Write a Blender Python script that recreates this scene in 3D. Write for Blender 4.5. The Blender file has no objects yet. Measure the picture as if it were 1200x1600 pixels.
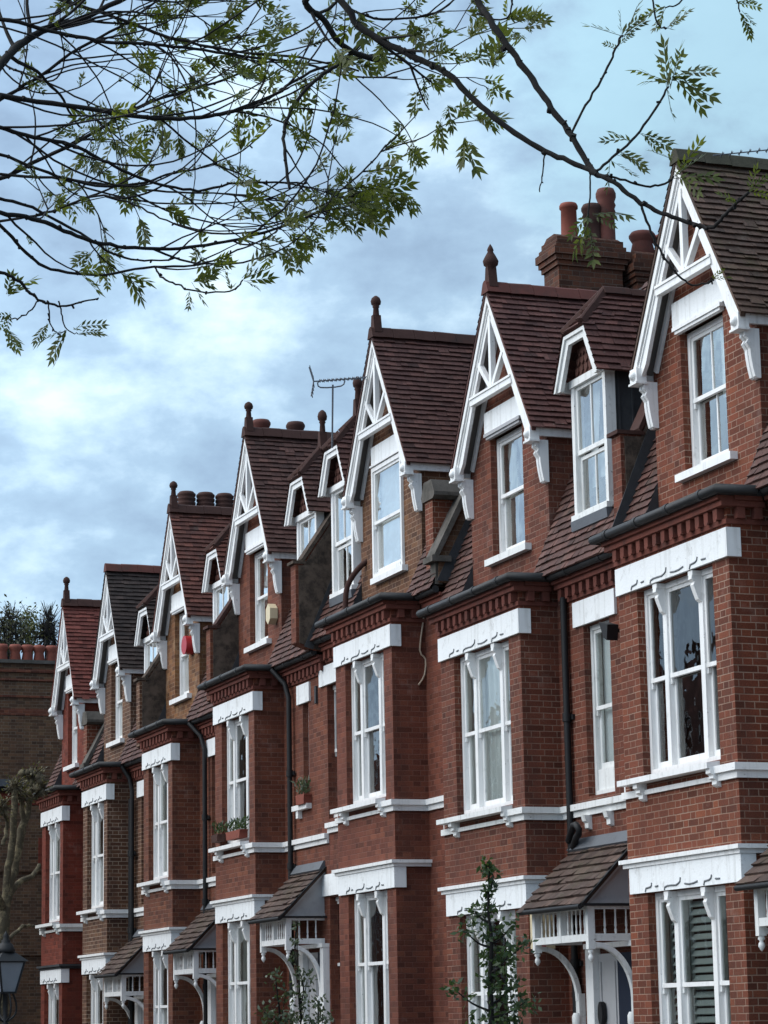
import bpy, math, random
from mathutils import Vector, Matrix, noise as mnoise
R = random.Random(7)
sc = bpy.context.scene
COL = sc.collection
EYE = 1.75
YB = 12.307                      # plane of the bay fronts

# ------------------------------------------------------------------ camera
F_PX, PITCH, YAW, ROLL = 4014.79, 0.1960, 0.3582, 0.0181
cF = Vector((-math.cos(YAW)*math.cos(PITCH), math.sin(YAW)*math.cos(PITCH), math.sin(PITCH)))
r0 = Vector((math.sin(YAW), math.cos(YAW), 0)); u0 = r0.cross(cF)
cR = math.cos(ROLL)*r0 - math.sin(ROLL)*u0
cU = math.sin(ROLL)*r0 + math.cos(ROLL)*u0
CAM = Vector((0, 0, EYE))
cd = bpy.data.cameras.new('camera'); cam = bpy.data.objects.new('camera', cd); COL.objects.link(cam)
cd.sensor_fit = 'HORIZONTAL'; cd.sensor_width = 36; cd.lens = F_PX/1200*36
cd.clip_start = 0.1; cd.clip_end = 2000
m = Matrix((cR, cU, -cF)).transposed().to_4x4(); m.translation = CAM
cam.matrix_world = m; sc.camera = cam

def at(px, py, depth):
    "place in the world of a spot seen in the photograph, at a distance along the view"
    return CAM + depth*(cF + cR*((px-600)/F_PX) + cU*((800-py)/F_PX))

# ------------------------------------------------------------------ mesh builder
class MB:
    def __init__(s): s.v = []; s.f = []; s.uv = []; s.sm = []
    def face(s, pts, uv=None, smooth=False):
        i = len(s.v); s.v += [tuple(p) for p in pts]; s.f.append(tuple(range(i, i+len(pts))))
        if uv is None:
            a = Vector(pts[1])-Vector(pts[0]); b = Vector(pts[2])-Vector(pts[0]); n = a.cross(b)
            ax, ay, az = abs(n.x), abs(n.y), abs(n.z)
            if ax >= ay and ax >= az: uv = [(p[1]+0.17, p[2]) for p in pts]
            elif ay >= az: uv = [(p[0], p[2]) for p in pts]
            else: uv = [(p[0], p[1]) for p in pts]
        s.uv.append(uv); s.sm.append(smooth)
    def box(s, x0, x1, y0, y1, z0, z1):
        if x0 > x1: x0, x1 = x1, x0
        if y0 > y1: y0, y1 = y1, y0
        if z0 > z1: z0, z1 = z1, z0
        A, B, C, D = (x0,y0,z0), (x1,y0,z0), (x1,y1,z0), (x0,y1,z0)
        E, F, G, H = (x0,y0,z1), (x1,y0,z1), (x1,y1,z1), (x0,y1,z1)
        for q in ((A,B,F,E), (B,C,G,F), (C,D,H,G), (D,A,E,H), (E,F,G,H), (D,C,B,A)): s.face(q)
    def prism(s, poly, axis, a0, a1):
        "poly in (x,z) along y, in (y,z) along x, or in (x,y) along z"
        def P(p, a):
            if axis == 'y': return (p[0], a, p[1])
            if axis == 'x': return (a, p[0], p[1])
            return (p[0], p[1], a)
        n = len(poly)
        ar = sum(poly[i][0]*poly[(i+1) % n][1]-poly[(i+1) % n][0]*poly[i][1] for i in range(n))
        if (ar < 0) != (axis == 'y' and False): poly = poly[::-1]
        f0 = [P(p, a0) for p in poly]; f1 = [P(p, a1) for p in poly]
        s.face(f0); s.face(f1[::-1])
        for i in range(n):
            j = (i+1) % n; s.face((f0[i], f1[i], f1[j], f0[j]))
    def bar(s, p, q, w, d, up=(0, 0, 1)):
        p, q = Vector(p), Vector(q); t = (q-p).normalized()
        a = t.cross(Vector(up))
        if a.length < 1e-4: a = t.cross(Vector((0, 1, 0)))
        a.normalize(); b = a.cross(t)
        c = [(-w/2, -d/2), (w/2, -d/2), (w/2, d/2), (-w/2, d/2)]
        A = [p+a*x+b*y for x, y in c]; B = [q+a*x+b*y for x, y in c]
        s.face(A[::-1]); s.face(B)
        for i in range(4):
            j = (i+1) % 4; s.face((A[i], A[j], B[j], B[i]))
    def tube(s, path, rad, n=8, cap=True):
        path = [Vector(p) for p in path]; m_ = len(path)
        rads = rad if isinstance(rad, (list, tuple)) else [rad]*m_
        rings = []; pa = None
        for i, p in enumerate(path):
            t = (path[min(i+1, m_-1)]-path[max(i-1, 0)])
            if t.length < 1e-9: t = Vector((0, 0, 1))
            t.normalize()
            if pa is None:
                pa = t.cross(Vector((0, 0, 1)) if abs(t.z) < .9 else Vector((1, 0, 0))).normalized()
            else:
                pa = pa - t*pa.dot(t)
                pa = pa.normalized() if pa.length > 1e-6 else t.orthogonal().normalized()
            b = t.cross(pa)
            rings.append([p+(pa*math.cos(2*math.pi*k/n)+b*math.sin(2*math.pi*k/n))*rads[i] for k in range(n)])
        base = len(s.v)
        for r_ in rings: s.v += [tuple(p) for p in r_]
        for i in range(m_-1):
            for k in range(n):
                l = (k+1) % n
                s.f.append((base+i*n+k, base+i*n+l, base+(i+1)*n+l, base+(i+1)*n+k))
                s.uv.append([(k/n, i), ((k+1)/n, i), ((k+1)/n, i+1), (k/n, i+1)]); s.sm.append(True)
        if cap:
            for rr in (rings[0][::-1], rings[-1]): s.face(rr, [(0, 0)]*n)
    def lathe(s, prof, c, n=14):
        "prof: (radius, z) list, turned about a vertical axis through c"
        base = len(s.v); cx, cy, cz = c
        for r_, z in prof:
            for k in range(n):
                a = 2*math.pi*k/n; s.v.append((cx+r_*math.cos(a), cy+r_*math.sin(a), cz+z))
        for i in range(len(prof)-1):
            for k in range(n):
                l = (k+1) % n
                s.f.append((base+i*n+k, base+i*n+l, base+(i+1)*n+l, base+(i+1)*n+k))
                s.uv.append([(k/n, i), (l/n, i), (l/n, i+1), (k/n, i+1)]); s.sm.append(True)
    def wall(s, y, x0, x1, z0, z1, holes=(), reveal=0.12):
        "upright wall facing -y with openings (xa, xb, za, zb) and their reveals"
        xs = sorted({x0, x1, *[h[0] for h in holes], *[h[1] for h in holes]})
        zs = sorted({z0, z1, *[h[2] for h in holes], *[h[3] for h in holes]})
        xs = [x for x in xs if x0 <= x <= x1]; zs = [z for z in zs if z0 <= z <= z1]
        for i in range(len(xs)-1):
            for j in range(len(zs)-1):
                mx, mz = (xs[i]+xs[i+1])/2, (zs[j]+zs[j+1])/2
                if any(h[0] < mx < h[1] and h[2] < mz < h[3] for h in holes): continue
                s.face(((xs[i], y, zs[j]), (xs[i+1], y, zs[j]), (xs[i+1], y, zs[j+1]), (xs[i], y, zs[j+1])))
        for a, b, c, d in holes: s.reveal(y, a, b, c, d, reveal)
    def reveal(s, y, a, b, c, d, r_):
        s.face(((a, y, c), (a, y, d), (a, y+r_, d), (a, y+r_, c)))
        s.face(((b, y, c), (b, y+r_, c), (b, y+r_, d), (b, y, d)))
        s.face(((a, y, d), (b, y, d), (b, y+r_, d), (a, y+r_, d)))
        s.face(((a, y, c), (a, y+r_, c), (b, y+r_, c), (b, y, c)))
    def tiles(s, A, B, C, D, gauge=.1, lip=.026, tw=.165, jit=.006, rnd=None):
        "courses of lapped tiles: eaves A to B, top D to C"
        rnd = rnd or R
        A, B, C, D = map(Vector, (A, B, C, D))
        nrm = (B-A).cross(D-A)
        if nrm.length < 1e-6: nrm = (B-A).cross(C-A)
        nrm.normalize()
        if nrm.z < 0: nrm = -nrm
        n = max(1, int(round(max((D-A).length, (C-B).length)/gauge)))
        L0 = (B-A).length; off = rnd.random()*50
        for k in range(n):
            t0, t1 = k/n, (k+1)/n
            a0, b0 = A.lerp(D, t0), B.lerp(C, t0); a1, b1 = A.lerp(D, t1), B.lerp(C, t1)
            L = (b0-a0).length; m_ = max(1, int(round(L/tw)))
            sag = [rnd.uniform(-1, 1)*.006 for _ in range(3)]
            for i in range(m_):
                f0, f1 = i/m_, (i+1)/m_
                h = lip+rnd.uniform(-jit, jit); h2 = h+rnd.uniform(-jit, jit)*.6
                dz = (A-D)*((rnd.uniform(-.006, .010) if rnd.random() > .012 else rnd.uniform(.03, .055))/max(.2, (A-D).length))
                p0, p1 = a0.lerp(b0, f0)+nrm*h+dz, a0.lerp(b0, f1)+nrm*h2+dz
                q1, q0 = a1.lerp(b1, f1)+nrm*.002, a1.lerp(b1, f0)+nrm*.002
                g = f0 + (k % 2)*.0
                u = off+(i+.5*(k % 2))
                s.face((p0, p1, q1, q0), [(u+.02, k+.02), (u+.98, k+.02), (u+.98, k+.98), (u+.02, k+.98)])
                s.face((a0.lerp(b0, f0), a0.lerp(b0, f1), p1, p0), [(u+.02, k+.02), (u+.98, k+.02), (u+.98, k+.05), (u+.02, k+.05)])
    def build(s, name, mat, parent=None, loc=None, label=None):
        me = bpy.data.meshes.new(name); me.from_pydata(s.v, [], s.f)
        uvl = me.uv_layers.new(name='UVMap')
        flat = [c for f in s.uv for p in f for c in p]
        uvl.data.foreach_set('uv', flat)
        me.polygons.foreach_set('use_smooth', s.sm)
        me.materials.append(mat); me.update()
        o = bpy.data.objects.new(name, me); COL.objects.link(o)
        if parent: o.parent = parent
        if loc: o.location = loc
        if label: o['label'] = label
        return o

def smooth(path, n=4):
    P = [Vector(p) for p in path]; out = []
    for i in range(len(P)-1):
        a, b, c, d = P[max(i-1, 0)], P[i], P[i+1], P[min(i+2, len(P)-1)]
        for q in range(n):
            t = q/n; out.append(.5*((2*b)+(c-a)*t+(2*a-5*b+4*c-d)*t*t+(3*b-a-3*c+d)*t**3))
    out.append(P[-1]); return out
def thing(name, label, cat, loc=(0, 0, 0), group=None, rz=0):
    o = bpy.data.objects.new(name, None); COL.objects.link(o); o.location = loc; o.rotation_euler.z = rz
    o.empty_display_size = .3
    o['label'] = label; o['category'] = cat
    if group: o['group'] = group
    return o
def tag(o, label, cat, group=None):
    o['label'] = label; o['category'] = cat
    if group: o['group'] = group
    return o
def structure(name, mb, mat):
    o = mb.build(name, mat); o['kind'] = 'structure'; return o

# ------------------------------------------------------------------ materials
class NT:
    def __init__(s, name):
        s.m = bpy.data.materials.new(name); s.m.use_nodes = True; s.t = s.m.node_tree; s.n = s.t.nodes; s.l = s.t.links
        s.b = s.n['Principled BSDF']; s.out = s.n['Material Output']
    def new(s, k, **kw):
        x = s.n.new(k)
        for a, b in kw.items(): setattr(x, a, b)
        return x
    def link(s, a, b): s.l.new(a, b)
    def val(s, sock, v):
        if hasattr(v, 'is_output') or isinstance(v, bpy.types.NodeSocket): s.link(v, sock)
        else: sock.default_value = v
    def math(s, op, a, b=None, c=None):
        x = s.new('ShaderNodeMath', operation=op); s.val(x.inputs[0], a)
        if b is not None: s.val(x.inputs[1], b)
        if c is not None: s.val(x.inputs[2], c)
        return x.outputs[0]
    def mix(s, f, a, b, mode='MIX'):
        x = s.new('ShaderNodeMix', data_type='RGBA', blend_type=mode)
        s.val(x.inputs[0], f); s.val(x.inputs[6], a); s.val(x.inputs[7], b); return x.outputs[2]
    def ramp(s, f, lo, hi, a=0., b=1.):
        x = s.new('ShaderNodeMapRange'); x.clamp = True; s.val(x.inputs[0], f)
        x.inputs[1].default_value = lo; x.inputs[2].default_value = hi; x.inputs[3].default_value = a; x.inputs[4].default_value = b
        return x.outputs[0]
    def noise(s, vec, scale, det=4, rough=.55):
        x = s.new('ShaderNodeTexNoise'); x.inputs['Scale'].default_value = scale; x.inputs['Detail'].default_value = det
        x.inputs['Roughness'].default_value = rough
        if vec is not None: s.link(vec, x.inputs['Vector'])
        return x.outputs['Fac']
    def coord(s, k='Object'):
        return s.new('ShaderNodeTexCoord').outputs[k]
    def bump(s, h, strength, dist):
        x = s.new('ShaderNodeBump'); x.inputs['Strength'].default_value = strength; x.inputs['Distance'].default_value = dist
        s.link(h, x.inputs['Height']); s.link(x.outputs[0], s.b.inputs['Normal'])
def c4(c): return (c[0], c[1], c[2], 1)
def mul(c, k): return tuple(v*k for v in c)

def brick_mat(name, ca, cb, mortar, joint=.0052, mstr=1., patch=None, soot=.35, bumpd=.004):
    k = NT(name); uv = k.new('ShaderNodeSeparateXYZ'); k.link(k.coord('UV'), uv.inputs[0])
    oc = k.coord('Object')
    wob = k.math('MULTIPLY', k.math('SUBTRACT', k.noise(oc, 3.1, 3), .5), .012)
    u = k.math('ADD', uv.outputs[0], 40.); v = k.math('ADD', k.math('ADD', uv.outputs[1], 20.), wob)
    vr = k.math('DIVIDE', v, .0735); row = k.math('FLOOR', vr); fv = k.math('FRACT', vr)
    uu = k.math('ADD', k.math('DIVIDE', u, .338), k.math('MULTIPLY', k.math('MODULO', row, 2.), .5))
    fu = k.math('FRACT', uu); hd = k.math('GREATER_THAN', fu, .6667)
    du = k.math('MINIMUM', k.math('MINIMUM', fu, k.math('SUBTRACT', 1., fu)), k.math('ABSOLUTE', k.math('SUBTRACT', fu, .6667)))
    du = k.math('MULTIPLY', du, .338)
    dv = k.math('MULTIPLY', k.math('MINIMUM', fv, k.math('SUBTRACT', 1., fv)), .0735)
    d = k.math('MINIMUM', du, dv)
    d = k.math('ADD', d, k.math('MULTIPLY', k.math('SUBTRACT', k.noise(oc, 45, 2), .5), .004))
    mm = k.ramp(d, joint-.0018, joint+.0018, 1., 0.)
    idv = k.new('ShaderNodeCombineXYZ'); k.link(k.math('ADD', k.math('MULTIPLY', k.math('FLOOR', uu), 2.), hd), idv.inputs[0]); k.link(row, idv.inputs[1])
    wn = k.new('ShaderNodeTexWhiteNoise', noise_dimensions='2D'); k.link(idv.outputs[0], wn.inputs['Vector'])
    r1 = wn.outputs['Value']; sep = k.new('ShaderNodeSeparateColor'); k.link(wn.outputs['Color'], sep.inputs[0])
    col = k.mix(r1, c4(ca), c4(cb))
    col = k.mix(k.ramp(sep.outputs[2], .7, 1., 0., .5), col, c4((ca[0]*1.25, ca[1]*1.45, ca[2]*1.35)))
    dark = k.ramp(sep.outputs[1], .78, .97, 0., .6)
    col = k.mix(dark, col, c4(mul(ca, .35)))
    fine = k.ramp(k.noise(oc, 60, 3), .3, .75, .70, 1.18)
    col = k.mix(1., col, fine, 'MULTIPLY')
    mcol = k.mix(k.noise(oc, 7, 3), c4(mul(mortar, .62)), c4(mul(mortar, 1.15)))
    mvar = k.ramp(k.noise(oc, 1.3, 5, .65), .38, .62, .45, 1.)
    col = k.mix(k.math('MULTIPLY', k.math('MULTIPLY', mm, mstr), mvar), col, mcol)
    if patch:
        pm = k.ramp(k.noise(oc, 1.7, 5, .65), .56, .64, 0., .7); col = k.mix(pm, col, c4(patch))
    st = k.new('ShaderNodeMapping'); st.inputs['Scale'].default_value = (1.6, 1.6, .22); k.link(oc, st.inputs[0])
    sm = k.ramp(k.noise(st.outputs[0], 1.6, 6, .62), .43, .70, 0., soot)
    col = k.mix(sm, col, c4((.045, .030, .026)))
    pt = k.ramp(k.noise(oc, .55, 3, .5), .54, .60, 0., .28); col = k.mix(pt, col, k.mix(1., col, (1.18, 1.22, 1.2, 1), 'MULTIPLY'))
    ef = k.ramp(k.noise(oc, 2.3, 6, .7), .60, .78, 0., .22); col = k.mix(ef, col, c4((.42, .34, .30)))
    k.link(col, k.b.inputs['Base Color']); k.b.inputs['Roughness'].default_value = .88
    k.b.inputs['Specular IOR Level'].default_value = .25
    hgt = k.math('ADD', k.math('MULTIPLY', mm, -1.), k.math('ADD', k.math('MULTIPLY', r1, .35), k.math('MULTIPLY', k.noise(oc, 90, 2), .35)))
    k.bump(hgt, .7, bumpd)
    return k.m

def tile_mat(name, ca, cb, moss=0., lich=.12):
    k = NT(name); uvc = k.coord('UV'); oc = k.coord('Object')
    uv = k.new('ShaderNodeVectorMath', operation='FLOOR'); k.link(uvc, uv.inputs[0])
    wn = k.new('ShaderNodeTexWhiteNoise', noise_dimensions='2D'); k.link(uv.outputs[0], wn.inputs['Vector'])
    sep = k.new('ShaderNodeSeparateColor'); k.link(wn.outputs['Color'], sep.inputs[0])
    col = k.mix(wn.outputs['Value'], c4(ca), c4(cb))
    col = k.mix(k.ramp(sep.outputs[0], .82, 1., 0., .55), col, c4(mul(cb, 1.6)))
    col = k.mix(k.ramp(k.noise(oc, 1.2, 5, .6), .4, .65, 0., .35), col, c4(mul(cb, 1.25)))
    col = k.mix(k.ramp(sep.outputs[1], .8, 1., 0., .6), col, c4(mul(ca, .4)))
    col = k.mix(1., col, k.ramp(k.noise(oc, 35, 4), .3, .75, .65, 1.2), 'MULTIPLY')
    fr = k.new('ShaderNodeVectorMath', operation='FRACTION'); k.link(uvc, fr.inputs[0])
    fx = k.new('ShaderNodeSeparateXYZ'); k.link(fr.outputs[0], fx.inputs[0])
    ex = k.math('MINIMUM', fx.outputs[0], k.math('SUBTRACT', 1., fx.outputs[0]))
    col = k.mix(k.ramp(ex, .02, .06, .35, 0.), col, c4(mul(ca, .3)))
    sp = k.ramp(k.noise(oc, 22, 2, .5), .70, .76, 0., .5); col = k.mix(sp, col, c4((.19, .18, .14)))
    lm = k.ramp(k.noise(oc, 5, 6, .7), .56, .74, 0., lich); col = k.mix(lm, col, c4((.20, .18, .15)))
    if moss:
        mm = k.ramp(k.noise(oc, 2.6, 7, .72), .5, .68, 0., moss); col = k.mix(mm, col, c4((.055, .055, .022)))
    k.link(col, k.b.inputs['Base Color']); k.b.inputs['Roughness'].default_value = .8
    k.b.inputs['Specular IOR Level'].default_value = .3
    k.bump(k.noise(oc, 60, 4), .5, .004)
    return k.m

def paint(name, col, rough, drip, grime, chips=.0, bump=.0015):
    "white paint on timber or stone: uneven tone, drips running down, grime, a few chips"
    k = NT(name); oc = k.coord('Object')
    c = k.mix(k.noise(oc, 3.5, 5), c4(mul(col, .90)), c4(mul(col, 1.05)))
    st = k.new('ShaderNodeMapping'); st.inputs['Scale'].default_value = (14, 14, 1.1); k.link(oc, st.inputs[0])
    c = k.mix(k.ramp(k.noise(st.outputs[0], 1., 5, .6), .52, .74, 0., drip), c, c4((.36, .35, .32)))
    c = k.mix(k.ramp(k.noise(oc, 7, 7, .72), .56, .74, 0., grime), c, c4((.27, .26, .24)))
    if chips: c = k.mix(k.ramp(k.noise(oc, 17, 6, .7), .655, .68, 0., chips), c, c4((.16, .13, .105)))
    k.link(c, k.b.inputs['Base Color']); k.b.inputs['Roughness'].default_value = rough; k.b.inputs['Specular IOR Level'].default_value = .35
    k.bump(k.noise(oc, 26, 6, .65), .6, bump); return k.m

def plain(name, col, rough=.6, var=.15, scale=6, spec=.4, bump=.0, metal=0., dirt=None, dscale=3, damt=.5, dlo=.55, dhi=.72):
    k = NT(name); oc = k.coord('Object')
    c = k.mix(k.noise(oc, scale, 5), c4(mul(col, 1-var)), c4(mul(col, 1+var)))
    if dirt: c = k.mix(k.ramp(k.noise(oc, dscale, 7, .7), dlo, dhi, 0., damt), c, c4(dirt))
    k.link(c, k.b.inputs['Base Color']); k.b.inputs['Roughness'].default_value = rough
    k.b.inputs['Specular IOR Level'].default_value = spec; k.b.inputs['Metallic'].default_value = metal
    if bump: k.bump(k.noise(oc, 40, 4), .5, bump)
    return k.m

def glass_mat(name, wav=.012, tint=(.9, .95, .95), refl=1.0):
    k = NT(name); oc = k.coord('Object')
    bp = k.new('ShaderNodeBump'); bp.inputs['Strength'].default_value = .35; bp.inputs['Distance'].default_value = wav
    k.link(k.noise(oc, 2.6, 2, .4), bp.inputs['Height'])
    fr = k.new('ShaderNodeFresnel'); fr.inputs['IOR'].default_value = 1.5
    fac = k.math('MINIMUM', k.math('MULTIPLY', fr.outputs[0], 1.75*refl), .95)
    tr = k.new('ShaderNodeBsdfTransparent'); tr.inputs[0].default_value = c4(mul(tint, .95))
    gl = k.new('ShaderNodeBsdfGlossy'); gl.inputs['Roughness'].default_value = .02; gl.inputs['Color'].default_value = (1, .975, .93, 1)
    k.link(bp.outputs[0], gl.inputs['Normal'])
    mx = k.new('ShaderNodeMixShader'); k.link(fac, mx.inputs[0]); k.link(tr.outputs[0], mx.inputs[1]); k.link(gl.outputs[0], mx.inputs[2])
    k.link(mx.outputs[0], k.out.inputs['Surface']); k.n.remove(k.b)
    return k.m

def leaf_mat(name, ca, cb, trans=.35):
    k = NT(name); oc = k.coord('Object')
    ge = k.new('ShaderNodeNewGeometry')
    c = k.mix(ge.outputs['Random Per Island'], c4(ca), c4(cb))
    c = k.mix(k.ramp(k.noise(oc, 9, 3), .35, .65), c, c4(mul(ca, .75)))
    k.link(c, k.b.inputs['Base Color']); k.b.inputs['Roughness'].default_value = .5; k.b.inputs['Specular IOR Level'].default_value = .4
    tl = k.new('ShaderNodeBsdfTranslucent'); k.link(k.mix(1., c, (1.2, 1.3, .5, 1), 'MULTIPLY'), tl.inputs[0])
    mx = k.new('ShaderNodeMixShader'); mx.inputs[0].default_value = trans
    k.link(k.b.outputs[0], mx.inputs[1]); k.link(tl.outputs[0], mx.inputs[2]); k.link(mx.outputs[0], k.out.inputs['Surface'])
    return k.m

WHITE = paint('white_paint', (.80, .79, .775), .45, .42, .42, .45)
WHITE_OLD = paint('weathered_white_paint', (.72, .72, .70), .6, .6, .6, .8, .003)
RENDER_WHITE = paint('painted_stone', (.80, .81, .81), .75, .45, .5, .35, .007)
GROOVE_SHADE = plain('groove_shade', (.16, .17, .18), .9, .2)  # dark grey standing in for the shadow inside the incised scrolls
IRON = plain('black_iron', (.010, .010, .011), .6, .3, 9, .3, .001)
GUTTER = plain('grey_gutter', (.014, .014, .015), .65, .25, 6, .5, .001, dirt=(.06, .055, .05), damt=.4)
LEAD = plain('lead_sheet', (.085, .092, .105), .6, .25, 4, .5, .004, dirt=(.05, .05, .05), damt=.6)
LEAD_DARK = plain('dark_lead', (.034, .035, .038), .7, .45, 5, .4, .004, dirt=(.07, .07, .07), damt=.5)
STONE = plain('weathered_stone', (.105, .093, .082), .9, .3, 6, .2, .006, dirt=(.045, .042, .035), dscale=4, damt=.8, dlo=.45, dhi=.65)
CONCRETE = plain('dark_cement_render', (.100, .074, .058), .95, .5, 4, .15, .012, dirt=(.030, .024, .02), dscale=6, damt=.85, dlo=.42, dhi=.62)
TERRA = plain('terracotta', (.105, .034, .026), .8, .25, 8, .25, .003, dirt=(.05, .03, .025), dscale=5, damt=.7, dlo=.48, dhi=.7)
TERRA_POT = plain('terracotta_pot', (.21, .060, .040), .75, .2, 9, .25, .003, dirt=(.09, .04, .03), dscale=6, damt=.6)
TERRA_DARK = plain('sooted_terracotta', (.055, .026, .021), .85, .3, 9, .2, .004, dirt=(.03, .022, .02), damt=.8)
GLASS = glass_mat('window_glass', .03)
GLASS_B = glass_mat('window_glass_bright', .02, refl=2.3)
def cloth(name, col, rep=38.):
    k = NT(name); oc = k.coord('Object'); sx = k.new('ShaderNodeSeparateXYZ'); k.link(oc, sx.inputs[0])
    w = k.math('SINE', k.math('ADD', k.math('MULTIPLY', sx.outputs[0], rep), k.math('MULTIPLY', k.noise(oc, 1.4, 3), 9.)))
    c = k.mix(k.ramp(w, -1, 1), c4(mul(col, .75)), c4(col)); k.link(c, k.b.inputs['Base Color']); k.b.inputs['Roughness'].default_value = .9
    return k.m
NET = cloth('net_curtain', (.86, .88, .86)); BLIND = plain('roller_blind', (.85, .87, .87), .9, .05, 2)
DRAPE = cloth('grey_drape', (.52, .53, .50), 26.)
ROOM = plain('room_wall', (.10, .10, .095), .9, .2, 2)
SHUTTER = plain('pale_shutter', (.42, .46, .43), .5, .05)
NAVY = plain('navy_door', (.010, .015, .030), .55, .1, 4, .25)
GREYWOOD = plain('grey_painted_timber', (.36, .355, .36), .55, .08, 5, .35, .001, dirt=(.2, .2, .2), damt=.4)
SOFFIT = plain('dark_soffit', (.16, .15, .14), .8, .15, 5, .25, .001)  # plain dark grey for the boards behind the bargeboards
TILEHANG = plain('tile_hung_panel', (.10, .045, .035), .8, .3, 12, .2, .01)

RED = (.235, .070, .045); RED2 = (.165, .046, .033)
BR = {
 1: brick_mat('red_brick_pale_joints', (0.198, 0.054, 0.028), (0.111, 0.032, 0.018), (0.344, 0.224, 0.164)),
 2: brick_mat('red_brick', (0.170, 0.049, 0.028), (0.094, 0.029, 0.018), (0.258, 0.156, 0.115), mstr=.85),
 3: brick_mat('smooth_red_brick', (0.188, 0.056, 0.033), (0.114, 0.034, 0.022), (0.202, 0.090, 0.066), mstr=.75),
 4: brick_mat('red_brick_tight_joints', (0.183, 0.056, 0.031), (0.111, 0.034, 0.021), (0.215, 0.108, 0.079), mstr=.8),
 5: brick_mat('russet_brick', (0.175, 0.056, 0.030), (0.099, 0.032, 0.020), (0.215, 0.123, 0.088), mstr=.8),
 6: brick_mat('brown_brick_pale_joints', (0.138, 0.062, 0.034), (0.073, 0.033, 0.021), (0.344, 0.246, 0.183), joint=.006),
 7: brick_mat('painted_red_brick', (0.183, 0.036, 0.021), (0.121, 0.026, 0.015), (0.172, 0.054, 0.039), mstr=.8, soot=.25)}
BRG = dict(BR)
BRG[3] = brick_mat('brown_stock_brick', (0.170, 0.074, 0.036), (0.082, 0.036, 0.021), (0.310, 0.195, 0.131), joint=.006)
BRG[5] = brick_mat('yellowed_stock_brick', (0.247, 0.108, 0.044), (0.099, 0.041, 0.021), (0.292, 0.181, 0.112), patch=(.33, .20, .11), soot=.3)
STOCK = brick_mat('sooty_stock_brick', (0.159, 0.080, 0.044), (0.076, 0.041, 0.024), (.20, .15, .11), soot=.45)
CHIM = brick_mat('chimney_brick', (0.125, 0.041, 0.021), (0.050, 0.020, 0.012), (0.120, 0.079, 0.059), soot=.6)
CORN = {i: plain('brick_cornice_%s' % n, c, .9, .3, 16, .2, .006, dirt=(.05, .03, .026), dscale=4, damt=.7, dlo=.5, dhi=.7)
        for i, n, c in ((1, 'rust', (.165, .055, .040)), (2, 'umber', (.135, .045, .034)), (3, 'clay', (.165, .055, .040)))}
TILE = {
 1: tile_mat('mossy_brown_tiles', (0.0627, 0.0365, 0.0273), (0.1027, 0.0609, 0.0447), moss=.55, lich=.3),
 2: tile_mat('plum_tiles', (0.0696, 0.0274, 0.0237), (0.1088, 0.0441, 0.0360)),
 3: tile_mat('brown_plum_tiles', (0.0627, 0.0259, 0.0224), (0.0957, 0.0411, 0.0332)),
 4: tile_mat('dark_brown_tiles', (0.0591, 0.0274, 0.0231), (0.1001, 0.0457, 0.0360)),
 5: tile_mat('mixed_red_tiles', (0.0696, 0.0267, 0.0216), (0.1393, 0.0503, 0.0360), lich=.25),
 6: tile_mat('charcoal_tiles', (0.0296, 0.0206, 0.0180), (0.0540, 0.0358, 0.0303)),
 7: tile_mat('red_tiles', (0.1262, 0.0327, 0.0245), (0.1697, 0.0473, 0.0346)),
 'p': tile_mat('old_porch_tiles', (0.0522, 0.0305, 0.0245), (0.0957, 0.0594, 0.0461), moss=.35, lich=.3),
 'm': tile_mat('mansard_tiles', (0.0575, 0.0259, 0.0216), (0.1044, 0.0473, 0.0375), moss=.2, lich=.2)}

# ------------------------------------------------------------------ pieces of a house (x along the row, y into the house, z up from the upper lintel)
S0, S1 = -2.14, -.36             # bay window opening for a 2.6 m bay

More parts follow.
